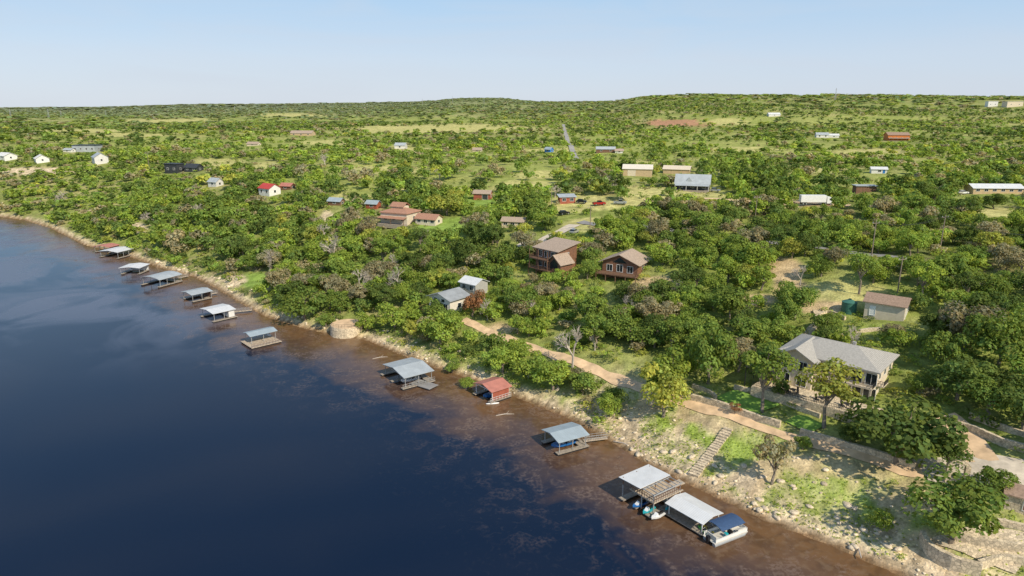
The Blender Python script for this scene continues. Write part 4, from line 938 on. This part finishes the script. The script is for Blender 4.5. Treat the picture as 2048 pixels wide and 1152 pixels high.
def dens(GX,GY,s_,a,b):
    c=clear(a,b,GX,GY);n=fbm(GX/55,GY/55,3,21);r_=np.hypot(GX,GY)
    k=sm(r_,240,360)*sm(s_,70,120)
    base=.96*(1-k)+k*np.clip(.66+(n-.5)*2.4,.28,.95)
    dn=base*(1-.97*np.maximum.reduce([c['y'],c['g'],c['d'],c['r'],c['k']]))*(1-.6*c['s'])
    openbank=(s_<23)&(a>1235);dn=np.where(openbank,0,dn)
    return dn
def blocked(x,y,z,R_,H_):
    a,b,d=proj(x,y,z);_,top,_=proj(x,y,z+H_);w=R_*F/d;bad=np.zeros(len(x),bool)
    for (x0,y0,x1,y1,dd,hx,hy,hr) in RECTS:
        bad|=(d<dd+1)&(a+w*.85>x0)&(a-w*.85<x1)&(top<y1)&(b>y0)
        bad|=np.hypot(x-hx,y-hy)<hr*.8+R_*.75
    for i in range(0,len(RP),1):
        bad|=(np.hypot(x-RP[i,0],y-RP[i,1])<RP[i,2]+R_*.55)
    return bad
GX,GY,Z_,s_,a,b,d,rg=scatter(5.3,60,430,11)
dn=dens(GX,GY,s_,a,b);R_=1.9+2.9*rg.random(len(GX))**1.15;R_=np.where(s_<9,R_*.62,R_);H_=R_*rg.uniform(1.3,2.0,len(GX))
ok=(rg.random(len(GX))<dn);GX,GY,Z_,s_,a,b,d,R_,H_=[q[ok] for q in(GX,GY,Z_,s_,a,b,d,R_,H_)]
bad=blocked(GX,GY,Z_,R_,H_)
M_=np.array([(t[0],t[1],t[3]) for t in trees])
for mx_,my_,mr_ in M_: bad|=np.hypot(GX-mx_,GY-my_)<mr_*.75+R_*.35
OPEN=[(1500,805,9),(1600,840,8),(1560,790,7),(1680,790,8),(1450,900,8),(1950,1115,9),(2030,1100,9),(1985,945,7),(1935,890,6),(1780,800,4)]
for q in OPEN:
    P=W(q[0],q[1]);bad|=np.hypot(GX-P.x,GY-P.y)<q[2]
GX,GY,Z_,s_,a,b,d,R_,H_=[q[~bad] for q in(GX,GY,Z_,s_,a,b,d,R_,H_)]
def pickcol(GX,GY,rg,sc):
    cn=fbm(GX/sc,GY/sc,3,91);ci=rg.random(len(GX))
    pc=np.where(cn<.39,0,np.where(cn<.54,1,2));pc=np.where(ci<.40,rg.integers(0,3,len(GX)),pc);pc=np.where(ci>.955,3,pc);return np.where((ci>.84)&(ci<.955),4,pc)
pc=pickcol(GX,GY,rg,28)
score=R_/d;inview=(a>-30)&(a<2080)&(b>0)&(b<1190)
order=np.argsort(-score*inview);NI=300-len(trees)
ind=set(order[:NI].tolist())
for i in order[:NI]:
    ty='tall' if rg.random()<.12 else ('sparse' if rg.random()<.05 else 'round');trees.append([GX[i],GY[i],Z_[i]-.2,R_[i],H_[i]*(1.2 if ty=='tall' else 1),COLN[pc[i]],ty,score[i],None])
rest=np.array([i for i in range(len(GX)) if i not in ind])
ORD=['nearest','second nearest','third nearest','fourth nearest','fifth nearest','sixth nearest','seventh nearest','eighth nearest','ninth nearest','tenth nearest','eleventh nearest','twelfth nearest','thirteenth nearest','fourteenth nearest','fifteenth nearest','sixteenth nearest','seventeenth nearest','eighteenth nearest','nineteenth nearest','twentieth nearest']
def relate(px_,py_):
    best=min(LAND,key=lambda l:math.hypot(px_-l[1],(py_-l[2])*1.3));dx,dy=px_-best[1],py_-best[2]
    rel=('right of' if dx>0 else 'left of') if abs(dx)>abs(dy)*1.2 else ('behind' if dy<0 else 'in front of')
    return rel,best[0],math.hypot(dx,dy)
keys={};info=[]
for t in trees:
    p_,q_,_=proj(np.array([t[0]]),np.array([t[1]]),np.array([t[2]+t[4]*.6]));rel,nm,ds=relate(float(p_[0]),float(q_[0]))
    szw='large ' if t[3]>4.3 else ('small ' if t[3]<2.8 else '')
    k=(szw+t[5],t[6],rel,nm);keys.setdefault(k,[]).append(ds);info.append((k,ds))
shapew={'round':'round-crowned oak','tall':'long-trunked oak','sparse':'thin-leaved tree'}
for t,(k,ds) in zip(trees,info):
    l=sorted(keys[k]);o_=l.index(ds);pre='' if len(l)==1 else ORD[min(o_,19)]+' '
    label=f"{pre}{k[0]} {shapew[k[1]]} {k[2]} {k[3]}"
    rt=empty('oak_tree',(t[0],t[1],t[2]),random.uniform(0,6.28),label,'tree','trees on the slope and plateau')
    cand=[i for i,p_ in enumerate(PR) if p_[0]==t[6]];pi=t[8] if t[8] is not None else random.choice(cand)
    ty,r0,h0,mc,mt=PR[pi]
    rt.scale=(t[3]/r0,t[3]/r0*random.uniform(.9,1.1),t[4]/h0)
    o=bpy.data.objects.new('crown',mc);COL.objects.link(o);o.parent=rt;o.material_slots[0].link='OBJECT';o.material_slots[0].material=m_leafs[t[5]]
    o=bpy.data.objects.new('trunk',mt);COL.objects.link(o);o.parent=rt
bk_={};bi=[]
for q in barepos:
    rel,nm,ds=relate(q[0],q[1]-q[3]/2);bk_.setdefault((rel,nm),[]).append(ds);bi.append((rel,nm,ds))
for i,(q,(rel,nm,ds)) in enumerate(zip(barepos,bi)):
    P=W(q[0],q[1]);d_=depth(P);l=sorted(bk_[(rel,nm)]);pre='' if len(l)==1 else ORD[l.index(ds)]+' '
    rt=empty('bare_tree',P,random.uniform(0,6),f"{pre}bare pale grey leafless tree {rel} {nm}",'tree','leafless trees')
    sc_=q[3]*d_/F/8.;rt.scale=(q[2]*d_/F/4.0,q[2]*d_/F/4.0,sc_*1.25)
    for nmx,me_ in zip(('trunk','branches'),BARE[i%3]):
        o=bpy.data.objects.new(nmx,me_);COL.objects.link(o);o.parent=rt
# ------------------------------------------------------------------ woodland mass
VV=[];QQ=[];CC=[];off=0
def inst(protos,x,y,z,R_,H_,cols,r0,h0,sink=.2):
    global off
    n=len(x)
    if n==0:return
    pi=rng.integers(0,len(protos),n);an=rng.uniform(0,6.28,n)
    for k,(V,Q,c) in enumerate(protos):
        m=np.nonzero(pi==k)[0]
        if len(m)==0:continue
        ca,sa=np.cos(an[m])[:,None],np.sin(an[m])[:,None];sx=(R_[m]/r0)[:,None];sz=(H_[m]/h0)[:,None]
        vx=(V[None,:,0]*ca-V[None,:,1]*sa)*sx+x[m][:,None];vy=(V[None,:,0]*sa+V[None,:,1]*ca)*sx+y[m][:,None];vz=V[None,:,2]*sz+z[m][:,None]-sink
        P=np.stack([vx,vy,vz],-1).reshape(-1,3);nv=len(V)
        q=(Q[None,:,:]+(np.arange(len(m))*nv)[:,None,None]).reshape(-1,4)+off
        cc=(cols[m][:,None,:]*c[None,:,:]).reshape(-1,3)
        VV.append(P);QQ.append(q);CC.append(cc);off+=len(P)
def lod(n,leaf,k=5,nl=10,R_=4.5,H_=7.6,b=1.,seed=300,lob=.42): return [crown(seed+i,R_,H_,b,nl,n,leaf,lob)[:3] for i in range(k)]
PAL=np.array([COLV[c] for c in COLN])
def hazed_tint(n,pc_,x,y):
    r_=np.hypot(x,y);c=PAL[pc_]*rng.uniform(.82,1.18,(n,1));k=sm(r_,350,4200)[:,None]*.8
    return c*(1-k)+np.array([.235,.275,.215])*k  # far leaves fade to a painted haze colour
L1=lod(430,1.05);L2=lod(95,2.1);L3=lod(30,3.2,4,6);L4=lod(14,4.6,4,5)
i_=rest;dd=d[i_];near=dd<260
L1a=lod(800,.80,5,14,seed=400,lob=.38)
for pr,mk_ in((L1a,near),(L1,~near)):
    j=i_[mk_];inst(pr,GX[j],GY[j],Z_[j],R_[j],H_[j],hazed_tint(len(j),pc[j],GX[j],GY[j]),4.5,7.6)
def farscatter(cell,r0,r1,seed,pr,Rm,Rx,hk):
    GX,GY,Z_,s_,a,b,d,rg=scatter(cell,r0,r1,seed);dn=dens(GX,GY,s_,a,b)
    ok=rg.random(len(GX))<dn;GX,GY,Z_,s_,a,b,d=[q[ok] for q in(GX,GY,Z_,s_,a,b,d)]
    R_=Rm+(Rx-Rm)*rg.random(len(GX))**1.6;H_=R_*hk*rg.uniform(.85,1.25,len(GX))
    if r1<1700:bad=blocked(GX,GY,Z_,R_,H_)
    else:
        bad=np.zeros(len(GX),bool);top=proj(GX,GY,Z_+H_)[1]
        if r1<5000:bad=(a>1966)&(a<2046)&(top<213)&(b>205)&(d<3200)
    GX,GY,Z_,R_,H_=[q[~bad] for q in(GX,GY,Z_,R_,H_)]
    pc=pickcol(GX,GY,rg,90)
    inst(pr,GX,GY,Z_,R_,H_,hazed_tint(len(GX),pc,GX,GY),4.5,7.6);print('far',cell,len(GX))
farscatter(6.2,430,760,12,L2,1.4,4.2,1.35)
farscatter(8.6,760,1600,13,L3,1.8,5.2,1.0)
farscatter(20,1600,4200,14,L4,5,13,.55)
farscatter(55,4200,7600,15,L4,18,42,.28)
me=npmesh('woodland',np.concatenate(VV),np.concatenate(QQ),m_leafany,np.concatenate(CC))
o=bpy.data.objects.new('woodland',me);COL.objects.link(o);tag(o,'continuous oak and juniper woodland stretching over the plateau to the horizon','woodland',kind='stuff')
print('woodland faces',len(me.polygons))
# ------------------------------------------------------------------ undergrowth
VV=[];QQ=[];CC=[];off=0
GX,GY,Z_,s_,a,b,d,rg=scatter(2.3,55,330,21,smin=1.6)
c=clear(a,b,GX,GY);n=fbm(GX/9,GY/9,3,66)
dn=np.where((s_<23)&(a>1235),sm(n,.46,.64)*.6,.55);dn=np.where(s_<70,dn,dn*.5);dn=np.where((s_<9)&(a<1150),.75*sm(n,.32,.5)+.1,dn);dn=np.where(d>240,np.where(s_<12,dn,0),dn);dn=dn*(1-.85*np.maximum.reduce([c['y'],c['g'],c['d']]))
ok=rg.random(len(GX))<dn
for i in range(len(RP)):ok&=~(np.hypot(GX-RP[i,0],GY-RP[i,1])<RP[i,2]+.7)
for (x0,y0,x1,y1,dd_,hx,hy,hr) in RECTS:ok&=~(np.hypot(GX-hx,GY-hy)<hr*.8)
for q in((1495,808,5.5),(1600,848,5),(1640,860,4),(1950,1110,7),(2030,1110,7)):
    P=W(q[0],q[1]);ok&=~(np.hypot(GX-P.x,GY-P.y)<q[2])
GX,GY,Z_,s_,a=[q[ok] for q in(GX,GY,Z_,s_,a)]
Rb=rg.uniform(.5,1.7,len(GX));Rb=np.where((s_<23)&(a>1235),Rb*.42,Rb);Hb=Rb*rg.uniform(.9,1.5,len(GX))
bp_=[crown(500+i,1.5,1.7,.0,6,90,.36,.5)[:3] for i in range(4)]
inst(bp_,GX,GY,Z_,Rb,Hb,hazed_tint(len(GX),rg.choice([0,1,2,2,3],len(GX)),GX,GY),1.5,1.7,.05)
GX,GY,Z_,s_,a,b,d,rg=scatter(4.5,240,620,23);n=fbm(GX/25,GY/25,3,67);ok=(rg.random(len(GX))<sm(n,.3,.6)*.6)
for (x0,y0,x1,y1,dd_,hx,hy,hr) in RECTS:ok&=~(np.hypot(GX-hx,GY-hy)<hr*.9)
for i in range(len(RP)):ok&=~(np.hypot(GX-RP[i,0],GY-RP[i,1])<RP[i,2]+1)
GX,GY,Z_=GX[ok],GY[ok],Z_[ok];Rb=rg.uniform(.6,1.7,len(GX))
inst([crown(540+i,1.5,1.7,.0,6,26,.7,.5)[:3] for i in range(4)],GX,GY,Z_,Rb,Rb*rg.uniform(.7,1.2,len(GX)),hazed_tint(len(GX),rg.choice([0,1,2,2,4],len(GX)),GX,GY),1.5,1.7,.05)
GX,GY,Z_,s_,a,b,d,rg=scatter(.7,60,150,22,smin=1.);m=(s_<26)&(a>1150);n=fbm(GX/6,GY/6,4,1);m&=rg.random(len(GX))<sm(n,.33,.56)*.75
for i in range(len(RP)):m&=~(np.hypot(GX-RP[i,0],GY-RP[i,1])<RP[i,2]+.1)
GX,GY,Z_=GX[m],GY[m],Z_[m];gp=[crown(520+i,.5,.45,.0,3,9,.26,.6)[:3] for i in range(4)]
inst(gp,GX,GY,Z_,rg.uniform(.2,.5,len(GX)),rg.uniform(.12,.32,len(GX)),np.array([.29,.40,.075])*rg.uniform(.75,1.25,(len(GX),1)),.5,.45,.02)
me=npmesh('undergrowth',np.concatenate(VV),np.concatenate(QQ),m_leafany,np.concatenate(CC));o=bpy.data.objects.new('undergrowth',me);COL.objects.link(o);tag(o,'low green shrubs and weeds covering the bank and slope','undergrowth',kind='stuff')
# ------------------------------------------------------------------ rocks
def rockproto(seed):
    rg=np.random.default_rng(seed)
    V=[];zs=[-.35,.05,.4,.5];rs=[.8,1.,.72,.25];n=7
    for z,r_ in zip(zs,rs):
        for k in range(n):
            t=2*math.pi*k/n;q=r_*rg.uniform(.75,1.15);V.append((math.cos(t)*q,math.sin(t)*q*.8,z+rg.uniform(-.08,.08)))
    Q=[(i*n+k,i*n+(k+1)%n,(i+1)*n+(k+1)%n,(i+1)*n+k) for i in range(3) for k in range(n)]
    Q+=[(21,22,23,24),(21,24,25,27)]
    return np.array(V),np.array(Q),np.ones((len(V),3))
RPq=[rockproto(i) for i in range(6)]
VV=[];QQ=[];CC=[];off=0
m_rub,nt,N,L=newmat('limestone_rubble');o=N.new('ShaderNodeOutputMaterial');p=N.new('ShaderNodeBsdfDiffuse');at=N.new('ShaderNodeAttribute');at.attribute_name='lc';L.new(at.outputs['Color'],p.inputs[0]);L.new(p.outputs[0],o.inputs[0])
GX,GY,Z_,s_,a,b,d,rg=scatter(.85,60,330,31,smin=.6)
k=(1-sm(s_,3,9))*.36+((a>1140)&(a<1420))*(1-sm(s_,8,16))*.28+((a>1400))*(1-sm(s_,14,24))*.10
n=fbm(GX/5,GY/5,3,41);k=k*sm(n,.35,.6);m=(rg.random(len(GX))<k*1.1)&(rg.random(len(GX))<np.clip(170/d,0,1)**2)
for i in range(len(RP)):m&=~(np.hypot(GX-RP[i,0],GY-RP[i,1])<RP[i,2]+.2)
GX,GY,Z_,s_,d=[q[m] for q in(GX,GY,Z_,s_,d)]
Rb=rg.uniform(.12,.40,len(GX))*np.where(rg.random(len(GX))<.08,2.,1)*np.clip(d/150,1,1.8)
ccol=np.array([.74,.62,.45])*rg.uniform(.6,1.15,(len(GX),1));inst(RPq,GX,GY,Z_,Rb,Rb*rg.uniform(.5,1.,len(GX)),ccol,1,1,.0)
me=npmesh('shoreline_rubble',np.concatenate(VV),np.concatenate(QQ),m_rub,np.concatenate(CC));o=bpy.data.objects.new('shoreline_rubble',me);COL.objects.link(o);tag(o,'pale limestone rubble strewn along the waterline and bank','rubble',kind='stuff')
rk=[npmesh('boulder',V,Q,m_rock) for V,Q,c in RPq]
random.seed(3);bl={};blist=[]
for i in range(46):
    px_=random.uniform(1050,1800);sy=np.interp(px_,[960,1035,1130,1205,1290,1400,1540,1650,1800],[762,795,832,872,925,978,1045,1085,1150]);py_=sy-random.uniform(6,60)*(1 if px_<1450 else 1.6)
    P=W(px_,py_)
    if len(RP) and np.min(np.hypot(RP[:,0]-P.x,RP[:,1]-P.y)-RP[:,2])<.8:continue
    rel,nm,ds=relate(px_,py_);bl.setdefault((rel,nm),[]).append(ds);blist.append((P,rel,nm,ds))
for i,(P,rel,nm,ds) in enumerate(blist):
    l=sorted(bl[(rel,nm)]);pre='' if len(l)==1 else ORD[min(l.index(ds),19)]+' '
    o=bpy.data.objects.new('boulder',rk[i%6]);COL.objects.link(o);q=random.uniform(.5,1.0);o.scale=(q,q*random.uniform(.7,1),q*random.uniform(.6,.95));o.location=P+Vector((0,0,.02));o.rotation_euler=(0,0,random.uniform(0,6));tag(o,f'{pre}pale limestone boulder {rel} {nm}','boulder','limestone boulders on the bank')
for i,(px_,py_,rz,lb) in enumerate(((1010,830,.2,'thin driftwood log floating below the red-roofed dock'),(1245,888,-.6,'bleached driftwood log at the waterline beside blue boat dock'),(760,716,.4,'dark driftwood branch floating left of the silver-roofed dock'),(1720,1100,1.2,'dead branch lying on the bank near the bottom edge'))):
    P=W(px_,py_);m=MB();m.tube((-2,0,.05),(0,.2,.15),.08,.12,6);m.tube((0,.2,.15),(2,-.1,.1),.12,.05,6);m.tube((.3,.2,.15),(1.1,.9,.5),.05,.02,5);o=m.build('driftwood_log',m_dead);o.location=P;o.rotation_euler=(0,0,rz);tag(o,lb,'driftwood')
# ------------------------------------------------------------------ light, sky, camera
az=rad(142);el=rad(40);sun=Vector((math.sin(az)*math.cos(el),math.cos(az)*math.cos(el),math.sin(el)))
l=bpy.data.lights.new('sun','SUN');l.energy=4.9;l.angle=rad(.8);l.color=(1,.89,.71);lo=bpy.data.objects.new('sun',l);COL.objects.link(lo);lo.rotation_euler=sun.to_track_quat('Z','Y').to_euler()
wd=bpy.data.worlds.new('World');S.world=wd;wd.use_nodes=True;nt=wd.node_tree;N=nt.nodes;L=nt.links;bg=N['Background']
sk=N.new('ShaderNodeTexSky');sk.sky_type='NISHITA';sk.sun_disc=False;sk.sun_elevation=el;sk.sun_rotation=az;sk.air_density=1.0;sk.dust_density=.4;sk.ozone_density=2.0;sk.altitude=200
tc=N.new('ShaderNodeTexCoord');mp=N.new('ShaderNodeMapping');mp.inputs['Scale'].default_value=(1,1,7);L.new(tc.outputs['Generated'],mp.inputs[0])
no=N.new('ShaderNodeTexNoise');no.inputs['Scale'].default_value=2.6;no.inputs['Detail'].default_value=8;no.inputs['Distortion'].default_value=.8;L.new(mp.outputs[0],no.inputs[0])
sx=N.new('ShaderNodeSeparateXYZ');L.new(tc.outputs['Generated'],sx.inputs[0])
cr=N.new('ShaderNodeValToRGB');L.new(sx.outputs[2],cr.inputs[0]);e=cr.color_ramp.elements
e[0].position=0;e[0].color=(.57,.64,.75,1);e[1].position=1;e[1].color=(.10,.19,.36,1)
q=e.new(.06);q.color=(.54,.64,.78,1);q=e.new(.16);q.color=(.37,.58,.81,1);q=e.new(.4);q.color=(.19,.35,.60,1)
hz=N.new('ShaderNodeVectorMath');hz.operation='SCALE';L.new(cr.outputs[0],hz.inputs[0]);hz.inputs['Scale'].default_value=7.1
m0=N.new('ShaderNodeMix');m0.data_type='RGBA';m0.inputs[0].default_value=.88;L.new(sk.outputs[0],m0.inputs[6]);L.new(hz.outputs[0],m0.inputs[7])
r_=N.new('ShaderNodeMapRange');r_.inputs[1].default_value=.42;r_.inputs[2].default_value=.75;r_.inputs[3].default_value=0;r_.inputs[4].default_value=.5;L.new(no.outputs[0],r_.inputs[0])
mx=N.new('ShaderNodeMix');mx.data_type='RGBA';L.new(r_.outputs[0],mx.inputs[0]);L.new(m0.outputs[2],mx.inputs[6]);mx.inputs[7].default_value=(4.2,4.6,5.2,1)
L.new(mx.outputs[2],bg.inputs[0]);bg.inputs[1].default_value=.15
cam=bpy.data.cameras.new('camera');cam.lens=24.0;cam.sensor_width=36;cam.clip_end=40000;cam.clip_start=1;co=bpy.data.objects.new('camera',cam);COL.objects.link(co);co.location=(0,0,CH);co.rotation_euler=(math.pi/2-TH,0,0);S.camera=co
S.view_settings.view_transform='Standard';S.view_settings.look='None';S.view_settings.exposure=0
